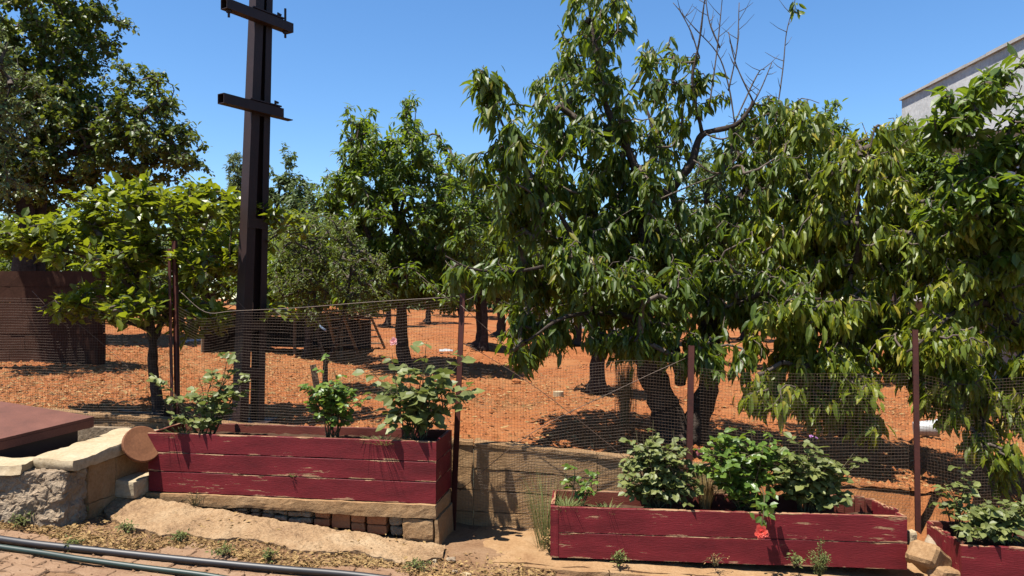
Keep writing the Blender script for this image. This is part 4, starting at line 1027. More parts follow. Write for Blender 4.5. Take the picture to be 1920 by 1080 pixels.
# --- broad-leaved tree cutting in from the right, in front of the house
baseG = on_ground(2120, 6.5)
Gl = [([baseG, at(2100, 600, 6.4), at(2040, 400, 6.3), at(1970, 280, 6.2)], .11, .04), limb([(2030, 380), (1930, 330, -.2), (1830, 290, -.2), (1790, 240, -.2)], 6.3, .025, .006), limb([(2050, 430), (1930, 430, -.3), (1850, 400, -.3)], 6.3, .025, .006)]
gb = B([(1890, 300, 60, 60, 1), (1830, 330, 60, 50, 1), (1800, 250, 24, 55, .7), (1870, 215, 22, 40, .5), (1915, 110, 22, 50, .7), (1880, 400, 70, 60, 1.1), (1790, 380, 60, 40, .9), (1940, 230, 30, 60, .6), (1800, 180, 40, 50, .6), (1860, 135, 28, 48, .6), (1755, 230, 36, 46, .5), (1905, 480, 50, 40, 1)], 6.0, .45)
tree('walnut_tree', 'broad-leaved tree reaching in at the right edge in front of the house', 'tree', baseG, Gl, gb, 430, 'oval', G['walnut'], .125, .42, per=5, droop=.55, n_ind=220, group='orchard trees', wl=.4)

# --- glossy broad-leaved fruit tree on the left, round the pole
baseP = ground_at(298, 782); YP2 = baseP.y
Pl = [limb([(300, 786), (289, 700), (286, 640), (270, 550), (235, 450)], YP2, .055, .026),
      limb([(286, 640), (325, 560, .1), (370, 470, .2), (410, 370, .3)], YP2, .032, .008),
      limb([(272, 560), (200, 500, -.2), (120, 470, -.3), (45, 445, -.3)], YP2, .026, .006),
      limb([(330, 550, .1), (440, 500, .3), (540, 420, .3)], YP2, .022, .006), limb([(280, 620), (210, 590, -.3), (130, 560, -.4)], YP2, .018, .005)]
pb2 = B([(330, 375, 90, 45, 1), (240, 400, 110, 55, 1), (125, 438, 105, 44, 1), (45, 455, 62, 24, 1.2, -.1, .3), (410, 400, 55, 65, 1), (330, 470, 110, 60, 1), (200, 490, 110, 45, 1), (400, 500, 60, 50, .9), (290, 575, 110, 45, 1.1), (160, 575, 80, 36, 1), (370, 600, 75, 36, 1),
         (535, 420, 32, 38, 1), (530, 590, 26, 22, .8), (160, 600, 25, 16, .5), (235, 335, 16, 22, .5, 0, .1), (440, 600, 30, 20, .7)], YP2, .75)
tree('persimmon_tree', 'low spreading fruit tree with glossy yellow-green leaves left of the steel pole', 'tree', baseP, Pl, pb2, 800, 'oval', G['broad'], .110, .52, per=5, droop=.12, n_ind=280, group='orchard trees', upright=.18, wl=.35, reach=4)

# --- small fine-leaved tree behind the pole
baseD = on_ground(612, 9.0)
Dl = [([baseD, at(611, 680, 9.0), at(600, 640, 9.0), at(590, 560, 9.0), at(585, 470, 9.0)], .035, .014), ([at(611, 682, 9.0), at(632, 640, 9.0), at(650, 560, 8.95), at(660, 460, 8.9)], .026, .010)]
db = B([(600, 440, 85, 50, 1), (640, 510, 95, 60, 1), (570, 530, 65, 60, 1), (680, 565, 60, 32, .9), (600, 590, 60, 25, .7), (560, 470, 50, 60, 1)], 9.0, .6)
tree('small_tree', 'slender fork-stemmed tree with tiny grey-green leaves right of the pole', 'tree', baseD, Dl, db, 1100, 'tiny', G['olive'], .058, .30, per=6, droop=.2, group='orchard trees', reach=4, seg=.09)

# --- walnut in the middle distance
baseC = on_ground(757, 12.0); 
Cl = [([baseC, at(756, 660, 12), at(752, 590, 12), at(745, 500, 12), at(740, 380, 12), at(735, 280, 12)], .14, .03),
      limb([(750, 540), (690, 440, -.3), (660, 340, -.4), (675, 230, -.3)], 12, .06, .01), limb([(748, 530), (810, 440, .3), (845, 340, .4)], 12, .06, .01), limb([(745, 420), (775, 300, 0), (778, 200, 0)], 12, .035, .006)]
cb = B([(682, 240, 26, 46, .9), (778, 215, 20, 40, .7), (730, 290, 85, 60, 1), (700, 340, 70, 70, 1), (800, 300, 50, 50, .9), (650, 350, 60, 60, 1), (640, 430, 50, 60, .9), (760, 410, 120, 80, 1.2), (860, 350, 40, 60, .9), (860, 450, 70, 70, 1), (740, 510, 130, 60, 1.2), (830, 540, 90, 45, 1), (700, 560, 90, 34, 1)], 12, 1.35)
tree('walnut_tree', 'bright green walnut tree with two leafy peaks in the middle distance', 'tree', baseC, Cl, cb, 2300, 'long', G['walnut'], .13, .42, per=5, droop=.45, group='orchard trees', seg=.16)

# --- big dense tree, upper left
baseA = on_ground(42, 14.5)
Al = [([baseA, at(46, 480, 14.5), at(48, 360, 14.5), at(62, 240, 14.5), at(80, 90, 14.5)], .24, .06), limb([(50, 340), (130, 290, -.3), (220, 250, -.4), (290, 190, -.4)], 14.5, .10, .02), limb([(48, 380), (-20, 280, 0), (-80, 180, .2)], 14.5, .10, .02),
      limb([(52, 320), (110, 200, .6), (170, 60, .8)], 14.5, .09, .02), limb([(52, 350), (200, 320, .2), (330, 300, .3)], 14.5, .06, .012), ([on_ground(70, 14.8), at(72, 420, 14.8), at(90, 300, 14.8), at(120, 200, 14.8)], .16, .05)]
ab = B([(110, -20, 90, 80, 1), (60, 70, 120, 100, 1.1), (165, 80, 45, 70, 1), (60, 200, 140, 90, 1.1), (150, 200, 80, 80, 1), (275, 175, 52, 55, 1), (290, 240, 65, 60, 1), (210, 260, 90, 60, 1.1), (330, 280, 50, 36, 1), (120, 300, 90, 45, 1), (345, 300, 40, 26, .8), (280, 310, 70, 34, 1), (-40, 250, 80, 120, 1), (20, 330, 70, 50, 1), (210, 330, 80, 28, .9), (190, 0, 24, 40, .8), (90, 350, 110, 40, 1), (10, 380, 60, 40, 1)], 14.5, 1.6)
tree('dense_tree', 'large dark dense tree filling the upper left corner', 'tree', baseA, Al, ab, 4200, 'oval', G['apricot'], .105, .66, per=5, droop=.45, group='orchard trees', seg=.2, reach=4, maxr=.06)
baseS = on_ground(-150, 9.6)
Sl = [([baseS, at(-140, 480, 9.6), at(-110, 330, 9.6), at(-80, 150, 9.6)], .13, .04), limb([(-120, 360), (-30, 270), (20, 160)], 9.6, .04, .01), limb([(-130, 400), (-60, 370, -.3), (0, 330, -.4)], 9.6, .03, .01)]
sb = B([(10, 130, 50, 60, 1), (5, 240, 45, 60, 1), (-80, 180, 100, 140, 1.2), (0, 330, 40, 50, .9), (50, 170, 30, 40, .5), (-120, 60, 120, 120, 1.2), (-60, 340, 80, 60, 1)], 9.6, 1.1)
tree('silver_tree', 'pale silvery-leaved tree at the far left edge before the dark tree', 'tree', baseS, Sl, sb, 760, 'tiny', G['silver'], .085, .42, per=6, droop=.4, group='orchard trees', seg=.14)

# --- trees behind
def far_tree(px, Y, top, bottom, hw, label, n=420, mat='far', r=.12, cat='tree', name='orchard_tree', L=.13, gap=0, ty='oval', Wd=.5, ybase=None):
    b = on_ground(px, Y); mid = (top + bottom) / 2; hh = (bottom - top) / 2
    lb = [([b, at(px + 4, (bottom + HOR + 40) / 2 if bottom < 560 else bottom, Y), at(px - 5, mid, Y), at(px, top + hh * .5, Y)], r, r * .25),
          limb([(px - 2, mid + hh * .6), (px - hw * .6, mid, .3)], Y, r * .4, r * .1), limb([(px - 2, mid + hh * .6), (px + hw * .6, mid, -.3)], Y, r * .4, r * .1)]
    bb = []
    for k in range(7):
        a_ = random.uniform(0, 6.28); bb.append((px + hw * .55 * math.cos(a_), mid + hh * .5 * math.sin(a_), hw * random.uniform(.35, .55), hh * random.uniform(.35, .5), 1.0))
    bb.append((px, mid, hw * .6, hh * .6, 1.2)); bb.append((px + random.uniform(-.3, .3) * hw, top + hh * .35, hw * .3, hh * .35, .8))
    return tree(name, label, cat, b, lb, B(bb, Y, hw * Y / F * .9), n, ty, G[mat], L, Wd, per=5, droop=.4, group='orchard trees', seg=.22, reach=4, maxr=.05)
far_tree(525, 34, 262, 560, 72, 'grey-green rounded tree far behind, just right of the pole', 900, 'far', .2, L=.20)
far_tree(446, 38, 272, 560, 40, 'hazy conical tree far behind, just left of the pole', 650, 'silver', .18, name='conifer_tree', L=.22, ty='tiny', Wd=.3)
far_tree(595, 28, 310, 600, 85, 'green tree far behind between the pole and the walnut', 800, 'far', .16, L=.17)
far_tree(130, 26, 330, 600, 75, 'light green tree glimpsed under the large dark tree', 380, 'walnut', .16, L=.16)
far_tree(300, 30, 330, 600, 90, 'green tree glimpsed behind the spreading fruit tree', 380, 'far', .16, L=.18)
far_tree(898, 17, 400, 610, 75, 'orchard tree whose dark trunk stands right of the tall fence post', 480, 'cherry', .14, L=.13)
far_tree(935, 21, 390, 600, 70, 'second orchard tree behind, its trunk just right of the first', 420, 'walnut', .17, L=.14)
far_tree(1118, 10.4, 380, 650, 110, 'orchard tree with a thick dark trunk behind the big cherry', 520, 'cherry', .125, L=.12)
far_tree(725, 24, 430, 580, 60, 'small orchard tree far back beside the leaning ladders', 300, 'cherry', .11, L=.14)
far_tree(800, 27, 420, 580, 60, 'small orchard tree far back on the rising red slope', 300, 'walnut', .12, L=.15)
far_tree(1010, 27, 380, 590, 80, 'rounded tree far back before the white boundary wall', 380, 'far', .14, L=.16)
far_tree(1550, 13, 165, 560, 75, 'tall loose tree behind the right cherries, against the sky', 620, 'walnut', .13, L=.12, ty='long', Wd=.42)
far_tree(1680, 14, 190, 560, 70, 'bushy tree behind, touching the corner of the house', 560, 'walnut', .13, L=.12, ty='long', Wd=.42)
far_tree(1330, 16, 230, 590, 100, 'leafy tree behind the bare twigs of the big cherry', 520, 'far', .15, L=.13)
far_tree(1800, 11, 380, 640, 120, 'dark tree behind the right edge under the house wall', 560, 'cherry', .13, L=.12)
far_tree(1480, 20, 350, 600, 120, 'shadowy tree far back behind the yellowing cherry', 420, 'cherry', .15, L=.15)
# belt of trees closing the orchard at the back
for k, (px, Y_, top, hw, mt, lab) in enumerate([(30, 24, 380, 90, 'cherry', 'dim tree at the far left under the dark crown'), (215, 21, 400, 80, 'cherry', 'dim tree behind the block wall end'), (390, 23, 380, 90, 'walnut', 'tree behind the pole crossing the fruit tree crown'),
        (500, 19, 420, 80, 'cherry', 'dim orchard tree just right of the pole foot'), (660, 32, 400, 90, 'far', 'tree on the rise far behind the fine-leaved tree'), (860, 34, 380, 90, 'far', 'far tree behind the walnut on the skyline'),
        (1080, 20, 420, 100, 'cherry', 'dim orchard tree seen behind the left of the big cherry'), (1230, 23, 400, 100, 'cherry', 'dim orchard tree straight behind the big cherry trunk'), (1390, 26, 400, 110, 'far', 'far tree behind the fork of the big cherry'),
        (1640, 18, 400, 120, 'cherry', 'dim orchard tree behind the yellowing cherry'), (1740, 24, 380, 120, 'far', 'far tree in front of the house foot'), (1920, 14, 420, 120, 'cherry', 'dim tree at the right edge behind the low sprays')]):
    far_tree(px, Y_, top, 612, hw, lab, 640, mt, .13, L=.17 if Y_ > 20 else .14)

# ================================================================== ROSES AND PLANTS IN THE PLANTERS
def bloom(parent, c, r, mat, face=Vector((0, -1, .3)), n=22):
    face = face.normalized(); a = face.orthogonal().normalized(); b = face.cross(a); V = []; Fc = []
    for i in range(n):
        f = i / n; rr = r * (.25 + .75 * f); g = i * 2.4; d = a * math.cos(g) + b * math.sin(g); s_ = face.cross(d)
        tilt = 1.1 - f * 1.0
        o = c - face * (r * .25 * f); b0 = len(V)
        e1 = d * math.cos(tilt) + face * math.sin(tilt)
        V += [o + d * r * .08, o + e1 * rr * .6 + s_ * rr * .45, o + e1 * rr + d * rr * .12 + s_ * rr * .2, o + e1 * rr + d * rr * .12 - s_ * rr * .2, o + e1 * rr * .6 - s_ * rr * .45]
        Fc += [(b0, b0 + 1, b0 + 2), (b0, b0 + 2, b0 + 3), (b0, b0 + 3, b0 + 4)]
    V = np.array([tuple(p) for p in V]); cc_ = V.mean(0)
    me = np_mesh('bloom', V - cc_, [i for f in Fc for i in f], [3] * len(Fc), mat, False, {'tint': np.repeat(RNG.random(n), 5)})
    return link('bloom', me, parent, Vector(cc_))
def rose(label, base, tips, mat, L=.07, Wd=.72, nodes=5, up=.25, n_ind=300, name='rose_bush', cat='rose', rs=.006, tfrom=.3, blobs=None, nb=0, group='roses in the planters', sub=5, leafk='oval', spread=1.0):
    """stems from base to tips, compound leaves of `sub` leaflets at the nodes"""
    root = thing(name, base, label, cat, group)
    T = [Vector(t_) for t_ in tips]
    if blobs is not None: T += [Vector(p) for p in sample_blobs(blobs, nb)]
    mb = MB(); P = []; D = []; Nn = []; Ls = []
    for k, t_ in enumerate(T):
        b = Vector(base) + Vector((random.uniform(-.06, .06), random.uniform(-.05, .05), 0)) * spread
        if k > len(tips) and k % 3 and len(T) > 6:               # side shoots start from an earlier stem
            q = T[random.randrange(max(1, len(tips)))] if tips else b; b = b.lerp(q, random.uniform(.2, .7))
        mid = b.lerp(t_, .5) + Vector((random.uniform(-.04, .04), random.uniform(-.04, .04), .05))
        pts = bez([b, mid, t_], 5); mb.tube(pts, [rs * (1 - .7 * i / (len(pts) - 1)) for i in range(len(pts))], 5, False)
        for j in range(nodes):
            f = tfrom + (1 - tfrom) * (j + random.random() * .8) / nodes; f = min(f, .999)
            p = pts[int(f * (len(pts) - 1))].lerp(pts[min(int(f * (len(pts) - 1)) + 1, len(pts) - 1)], (f * (len(pts) - 1)) % 1)
            g = random.uniform(0, 6.283); rd = Vector((math.cos(g), math.sin(g), up + random.uniform(-.35, .35))).normalized()
            l = L * random.uniform(.75, 1.2); sd_ = rd.cross(Vector((0, 0, 1))).normalized()
            items = [(1.0, rd, 1.1)] + [(.35 + .45 * (h // 2), (rd * .5 + sd_ * (1 if h % 2 else -1)).normalized(), .9) for h in range(sub - 1)]
            mb.tube([p, p + rd * l * 1.15], [.0018, .001], 3, False)
            for (off, dd, sc) in items:
                P.append(tuple(p + rd * (l * 1.15 * off))); dd2 = dd + Vector((random.uniform(-.2, .2), random.uniform(-.2, .2), random.uniform(-.75, .25)))
                D.append(tuple(dd2)); Nn.append((random.uniform(-.8, .8), random.uniform(-1.3, .4), 1.0)); Ls.append(l * sc * random.uniform(.8, 1.1))
    mb.build('stems', M['stem'], root, True)
    P, D, Nn, Ls = map(np.array, (P, D, Nn, Ls))
    place_leaves(root, P, D, Nn, Ls, Ls * Wd, leafk, mat, min(n_ind, len(P)))
    return root
zs = zt0 - .05
def inbox(px, Yq, z): x = (px - 960) * Yq / F; return Vector((x, Yq, z))
# planter one, left to right
r1 = rose('grey-green rose with thin arching stems at the left end of the three-plank planter', inbox(385, 6.2, zs), [at(325, 735, 6.15), at(300, 705, 6.2), at(372, 705, 6.2), at(430, 660, 6.2), at(455, 650, 6.15), at(440, 735, 6.15), at(405, 690, 6.25), at(345, 780, 6.1), at(462, 700, 6.1)], G['rose'], L=.072, nodes=6, tfrom=.15,
          blobs=[(370, 770, 68, 32, 6.15, .14), (385, 735, 80, 50, 6.15, .14)], nb=7)
r2 = rose('small dense rose in the middle of the three-plank planter', inbox(622, 6.02, zs), [at(612, 668, 6.0), at(590, 720, 6.0), at(655, 725, 6.0), at(575, 735, 6.0), at(680, 745, 6.0), at(625, 690, 6.05)], G['rose2'], L=.055, nodes=5, blobs=[(620, 745, 48, 42, 6.0, .15)], nb=26)
r3 = rose('tall big-leaved rose with one pink bloom, rightmost in the three-plank planter', inbox(775, 5.92, zs), [at(800, 640, 5.9), at(735, 660, 5.9), at(880, 660, 5.85), at(890, 715, 5.85), at(700, 700, 5.9), at(760, 680, 5.95), at(840, 670, 5.9), at(720, 740, 5.9), at(850, 760, 5.85), at(730, 780, 5.85), at(810, 700, 5.8)], G['rose'],
          L=.108, nodes=5, tfrom=.2, blobs=[(795, 730, 95, 75, 5.88, .20)], nb=13, sub=3)
bloom(r3, at(738, 640, 5.9), .034, M['pink'])
weedspots = []
# planter two
zs2 = z21 - .07
rose('sparse young rose with small leaves left in the two-plank planter', inbox(1082, 5.72, zs2), [at(1075, 870, 5.7), at(1060, 895, 5.7), at(1110, 900, 5.7), at(1130, 885, 5.7), at(1100, 930, 5.65)], G['rose2'], L=.05, nodes=4, sub=5)
r5 = rose('broad dense dark-green rose, leftmost of the three big bushes in the two-plank planter', inbox(1240, 5.62, zs2), [at(1225, 788, 5.65), at(1192, 806, 5.65), at(1262, 805, 5.6), at(1300, 835, 5.55), at(1165, 870, 5.55)], G['rose'], L=.056, nodes=4, blobs=[(1240, 890, 84, 78, 5.62, .22), (1212, 825, 40, 38, 5.6, .14), (1275, 925, 52, 40, 5.55, .12), (1190, 905, 34, 50, 5.55, .12)], nb=66)
bloom(r5, at(1312, 848, 5.55), .030, M['purple'])
r6 = rose('bright green rose drooping one red bloom over the front of the two-plank planter', inbox(1400, 5.56, zs2), [at(1380, 800, 5.6), at(1405, 790, 5.6), at(1345, 808, 5.6), at(1448, 812, 5.55), at(1320, 830, 5.5), at(1470, 840, 5.5)], G['rose2'], L=.060, nodes=4,
          blobs=[(1390, 870, 78, 62, 5.56, .22), (1340, 835, 34, 28, 5.55, .1), (1435, 850, 45, 40, 5.55, .15), (1385, 925, 50, 36, 5.5, .12), (1340, 870, 40, 40, 5.5, .12)], nb=62)
dr = [at(1420, 905, 5.5), at(1432, 925, 5.36), at(1432, 960, 5.22), at(1428, 990, 5.20)]
MB().tube(bez(dr, 5), .004, 5).build('drooping_stem', M['stem'], r6, True)
P = np.array([tuple(dr[1].lerp(dr[3], random.random()) + Vector((random.uniform(-.05, .07), random.uniform(-.05, .02), random.uniform(-.02, .06)))) for _ in range(30)])
place_leaves(r6, P, RNG.normal(size=(30, 3)) + np.array([0, -.3, -.5]), RNG.normal(size=(30, 3)) * .4 + np.array([0, -.5, .8]), np.full(30, .062), np.full(30, .042), 'oval', G['rose2'], 30)
bloom(r6, at(1428, 998, 5.14), .05, M['bloom'], Vector((-.1, -1, .1)), 30)
r7 = rose('tall rose with a violet bud, rightmost big bush in the two-plank planter', inbox(1515, 5.5, zs2), [at(1525, 822, 5.5), at(1500, 830, 5.5), at(1560, 860, 5.5), at(1600, 850, 5.5), at(1625, 860, 5.45), at(1480, 850, 5.5), at(1590, 930, 5.4)], G['rose'], L=.068, nodes=5,
          blobs=[(1515, 895, 55, 55, 5.5, .18), (1470, 910, 40, 45, 5.5, .14), (1555, 920, 36, 38, 5.48, .12), (1460, 870, 40, 40, 5.45, .12)], nb=42)
bloom(r7, at(1521, 818, 5.48), .016, M['violet'], Vector((-.3, -.6, .8)), 12); bloom(r7, at(1531, 821, 5.48), .014, M['violet'], Vector((.4, -.5, .8)), 12)
# planter three
zs3 = z31 - .06
rose('spindly dark rose with curled leaves at the back of the right-edge planter', inbox(1800, 5.35, zs3), [at(1805, 870, 5.3), at(1770, 900, 5.3), at(1755, 920, 5.3), at(1830, 900, 5.3), at(1790, 940, 5.25), at(1840, 950, 5.25)], G['rose'], L=.055, nodes=5)
rose('spreading grey-green rose at the front of the right-edge planter', inbox(1890, 5.1, zs3), [at(1800, 960, 5.1), at(1780, 985, 5.15), at(1925, 940, 5.1)], G['rose'], L=.062, nodes=4, blobs=[(1860, 985, 60, 32, 5.1, .15), (1900, 960, 40, 30, 5.15, .12), (1830, 1000, 30, 20, 5.0, .08)], nb=36)

# grasses and weeds
def tuft(name, label, cat, c, n, hgt_, spread, mat, group=None, wd=.004, curve=.4, parent=None):
    V = []; Fc = []; tint = []
    for i in range(n):
        g = random.uniform(0, 6.283); r = random.random() ** .7 * spread * .35; b = Vector(c) + Vector((math.cos(g) * r, math.sin(g) * r, 0))
        d = Vector((math.cos(g) * spread * random.uniform(.2, 1), math.sin(g) * spread * random.uniform(.2, 1), hgt_ * random.uniform(.5, 1)))
        s_ = Vector((-math.sin(g), math.cos(g), 0)) * wd; k = len(V)
        m = b + d * .55 + Vector((0, 0, d.z * curve * .4)); e = b + d
        V += [b - s_, b + s_, m - s_ * .8, m + s_ * .8, e]; Fc += [(k, k + 1, k + 3, k + 2), (k + 2, k + 3, k + 4)]; tint += [random.random()] * 5
    V = np.array([tuple(p) for p in V]); cc_ = V.mean(0)
    me = np_mesh(name, V - cc_, [i for f in Fc for i in f], [len(f) for f in Fc], mat, False, {'tint': tint})
    o = link(name, me, parent, Vector(cc_))
    return tag(o, label, cat, group) if parent is None else o
tuft('grass', 'feathery pale weed rising at the left end of the two-plank planter', 'weed', inbox(1025, 5.75, -.28), 150, .60, .26, G['weed'], wd=.0016)
tuft('grass', 'short green grass at the left inside the two-plank planter', 'grass', inbox(1062, 5.60, zs2), 220, .11, .16, G['weed'], wd=.0022)
tuft('grass', 'grass blades between the young rose and the dark rose', 'grass', inbox(1140, 5.58, zs2), 70, .08, .18, G['weed'], wd=.0022)
tuft('grass', 'low grass under the tall rose in the three-plank planter', 'grass', inbox(720, 5.85, zs), 150, .07, .22, G['weed'], wd=.002)
tuft('grass', 'low grass at the left inside the three-plank planter', 'grass', inbox(345, 6.16, zs), 160, .08, .2, G['weed'], wd=.002)
tuft('grass', 'tiny grass tuft sprouting from a plank joint of the three-plank planter', 'grass', at(549, 894, 5.885), 26, .035, .045, G['weed'], wd=.002)
tuft('grass', 'dry grass standing behind the roses in the two-plank planter', 'grass', inbox(1322, 5.72, zs2), 120, .30, .12, G['dry'], wd=.003)
def bushy(name, label, c, hgt_, rad, n, mat, L, Wd, kind='tiny', stems=14, cat='weed'):
    root = thing(name, c, label, cat, 'weeds along the planters'); mb = MB(); P = []
    for k in range(stems):
        g = random.uniform(0, 6.283); r = rad * math.sqrt(random.random()); t_ = Vector(c) + Vector((math.cos(g) * r, math.sin(g) * r, hgt_ * (1 - .5 * (r / rad) ** 2) * random.uniform(.7, 1)))
        pts = bez([Vector(c), Vector(c).lerp(t_, .5) + Vector((0, 0, .03)), t_], 4); mb.tube(pts, [.003, .003, .0025, .0025, .002, .002, .0015, .0015, .001], 4, False)
        for j in range(n // stems):
            f = random.uniform(.25, 1); q = pts[int(f * (len(pts) - 1))]; P.append(tuple(q + Vector((random.gauss(0, .012), random.gauss(0, .012), random.gauss(0, .012)))))
    mb.build('stems', M['stem'], root, True); P = np.array(P); m = len(P)
    D = nrm(RNG.normal(size=(m, 3)) * np.array([1, 1, .6]) + np.array([0, 0, .5])); Ls = L * (.6 + .7 * RNG.random(m))
    place_leaves(root, P, D, RNG.normal(size=(m, 3)) * .5 + np.array([0, 0, 1]), Ls, Ls * Wd, kind, mat, 0)
    return root
bushy('weed', 'feathery upright green weed growing before the two-plank planter', at(1537, 1088, 5.12), .30, .075, 900, G['weed'], .022, .25)
bushy('weed', 'small dusty weed at the foot of the two-plank planter', at(1160, 1066, 5.36), .14, .08, 110, G['weed'], .035, .4)
bushy('weed', 'dry reddish weed stalks before the left of the three-plank planter', at(365, 955, 5.95), .17, .10, 60, G['dry'], .016, .4)
bushy('weed', 'dry weed growing between the three-plank planter foot and its slab', at(285, 960, 6.02), .10, .09, 50, G['dry'], .016, .4)
bushy('weed', 'dry twiggy weed at the right foot of the two-plank planter', at(1340, 1062, 5.30), .10, .12, 60, G['dry'], .018, .35)
bushy('weed', 'dark leafy weed at the foot of the two-plank planter under the red bloom', at(1490, 1064, 5.22), .09, .09, 90, G['weed'], .03, .45)
for k, (px, py, Yq, hh, rr, lab) in enumerate([(45, 1003, 5.35, .09, .12, 'green weed at the foot of the rough pit wall'), (150, 975, 5.65, .10, .10, 'leafy weed in the corner shade between pit wall and apron'), (235, 1000, 5.40, .05, .10, 'low weed at the left tip of the mortar apron'),
        (130, 1046, 4.98, .05, .08, 'small weed among the pavers below the hoses'), (505, 1032, 5.05, .09, .06, 'upright weed at the broken edge of the apron'), (420, 1040, 5.1, .05, .10, 'low weed patch near the middle of the apron edge'),
        (780, 1062, 5.15, .05, .12, 'weed patch below the right end of the apron'), (340, 1012, 5.3, .05, .09, 'scrubby weed on the left of the apron'), (1030, 1000, 5.60, .20, .08, 'dry weed clump against the left end of the two-plank planter')]):
    p = at(px, py, Yq); gz = float(pave(p.x)) + (.0 if px < 900 else .02); p.z = gz if px < 900 else -.285
    bushy('weed', lab, p, hh, rr, 120, G['weed' if k != 8 else 'dry'], .026, .45)

# ================================================================== HOSES
def zpv(x): return float(pave(x)) + .006
def hose(name, label, pts, r, mat):
    P_ = []
    for (px, py) in pts:                        # solve for the pavement under this pixel
        lo, hi = 3.0, 7.0
        for _ in range(40):
            m_ = (lo + hi) / 2; q = at(px, py, m_)
            if q.z > zpv(q.x) + r: lo = m_
            else: hi = m_
        P_.append(at(px, py, lo))
    o = MB().tube(bez(P_, 10), r, 12).build(name, mat, None, True); return tag(o, label, 'pipe')
hose('irrigation_pipe', 'black polythene irrigation pipe lying across the yard', [(-260, 985), (-80, 1000), (60, 1019), (200, 1034), (350, 1050), (520, 1066), (680, 1080), (900, 1110)], .0235, M['blackpipe'])
hose('garden_hose', 'dark green hose lying in front of the black pipe', [(-260, 1002), (-80, 1016), (60, 1034), (150, 1048), (260, 1063), (380, 1078), (480, 1095), (700, 1135)], .0185, M['greenpipe'])

# litter in the yard
n = 9000; X = RNG.random(n) * 4.2 - 3.9; e = 5.50 - .05 * (X + 2) + .10 * np.sin(X * 5.1)
Yl = e - .36 + np.abs(RNG.normal(size=n)) * .22 - .05
zl = pave(X) + .006 + np.clip((Yl - 5.5) * .16, 0, .08) * (X < -.6)
scatter_flakes('leaf_litter', 'dry leaf crumbs and straw lying between the pavers and the apron', 'litter', np.stack([X, Yl, zl], -1), .008, .05, .22, G['dry'], .7)
def yard_region(n):
    X = RNG.random(n) * 7.5 - 4.2; Yq = 4.3 + RNG.random(n) * 1.3 - .1 * X * 0
    return np.stack([X, Yq, pave(X) + .004], -1)
scatter_lumps('grit', 'fine grit scattered over the yard and kerb', 5000, yard_region, .002, .012, M['dirt'], 'grit')

# ================================================================== THINGS IN THE ORCHARD
def ladder(label, foot, top, wbot, wtop, nr_, Y0, Y1, splay=True):
    f = ground_at(*foot) if Y0 is None else at(foot[0], foot[1], Y0); t_ = at(top[0], top[1], Y1 if Y1 else f.y + .3)
    root = thing('ladder', f, label, 'ladder', 'ladders under the trees')
    s_ = Vector((1, 0, 0))
    for sg in (-1, 1): MB().tube([f + s_ * sg * wbot / 2, t_ + s_ * sg * wtop / 2], .028, 6).build('rail', M['wood'], root)
    for k in range(nr_):
        q = (k + .7) / nr_; p = f.lerp(t_, q); ww = wbot + (wtop - wbot) * q
        MB().tube([p - s_ * ww / 2, p + s_ * ww / 2], .018, 6).build('rung', M['wood'], root)
ladder('grey wooden ladder leaning into the trees behind the fine-leaved tree', (655, 672), (618, 560), .38, .22, 7, None, 12.5)
ladder('shorter wooden ladder leaning beside the walnut trunk', (702, 652), (682, 590), .42, .25, 5, None, 15.0)
# low dark shelter
sp0 = ground_at(380, 660); sp1 = ground_at(640, 668)
sh = thing('shelter', (sp0 + sp1) / 2, 'low dark open-fronted shelter under the trees behind the pole', 'shelter')
a_, b_ = sp0, sp1; H = .72; dpt = Vector((0.2, 1.8, 0))
up = Vector((0, 0, 1))
MB().hexa([a_ + up * H - Vector((.1, .2, 0)), a_ + up * (H + .04) - Vector((.1, .2, 0)), a_ + up * (H - .1) + dpt, a_ + up * (H - .06) + dpt, b_ + up * H + Vector((.1, -.2, 0)), b_ + up * (H + .04) + Vector((.1, -.2, 0)), b_ + up * (H - .1) + dpt, b_ + up * (H - .06) + dpt], (12, 3, 1), .03, 2).build('roof', M['redwall'], sh)
MB().hexa([a_ + dpt * .96, a_ + dpt * .96 + up * (H - .12), a_ + dpt, a_ + dpt + up * (H - .12), b_ + dpt * .96, b_ + dpt * .96 + up * (H - .12), b_ + dpt, b_ + dpt + up * (H - .12)]).build('back_panel', M['pole'], sh)  # near-black colour deepens the shade inside the shelter
for q in (0.0, .33, .66, 1.0):
    p = a_.lerp(b_, q); MB().tube([p - up * .05, p + up * (H - .01)], .03, 6).build('post', M['wood'], sh)
MB().hexa([a_, a_ + up * (H - .01), a_ + dpt * .95, a_ + dpt * .95 + up * (H - .12), a_ + Vector((.03, 0, 0)), a_ + Vector((.03, 0, 0)) + up * (H - .01), a_ + dpt * .95 + Vector((.03, 0, 0)), a_ + dpt * .95 + Vector((.03, 0, 0)) + up * (H - .12)]).build('shade_panel', M['pole'], sh)  # side in the same near-black, shade put into its colour
for k, (pa, pb_, lab) in enumerate([((360, 633), (455, 650), 'pale pipe lying on the ground before the dark shelter'), ((350, 645), (420, 640), 'second pale pipe lying crosswise beside the first')]):
    A0, A1 = ground_at(*pa), ground_at(*pb_)
    o = MB().tube([A0 + up * .05, A1 + up * .05], .03, 8).build('loose_pipe', M['white']); tag(o, lab, 'pipe')
o = MB().hexa([at(583, 690, 9.0), at(583, 690, 9.0) + up * .02, at(583, 690, 9.04), at(583, 690, 9.04) + up * .02, at(602, 730, 8.9), at(602, 730, 8.9) + up * .02, at(602, 730, 8.94), at(602, 730, 8.94) + up * .02]).build('stake', M['wood'])
bpy.data.objects.remove(o)
g0 = ground_at(596, 735); t0_ = at(586, 686, g0.y)
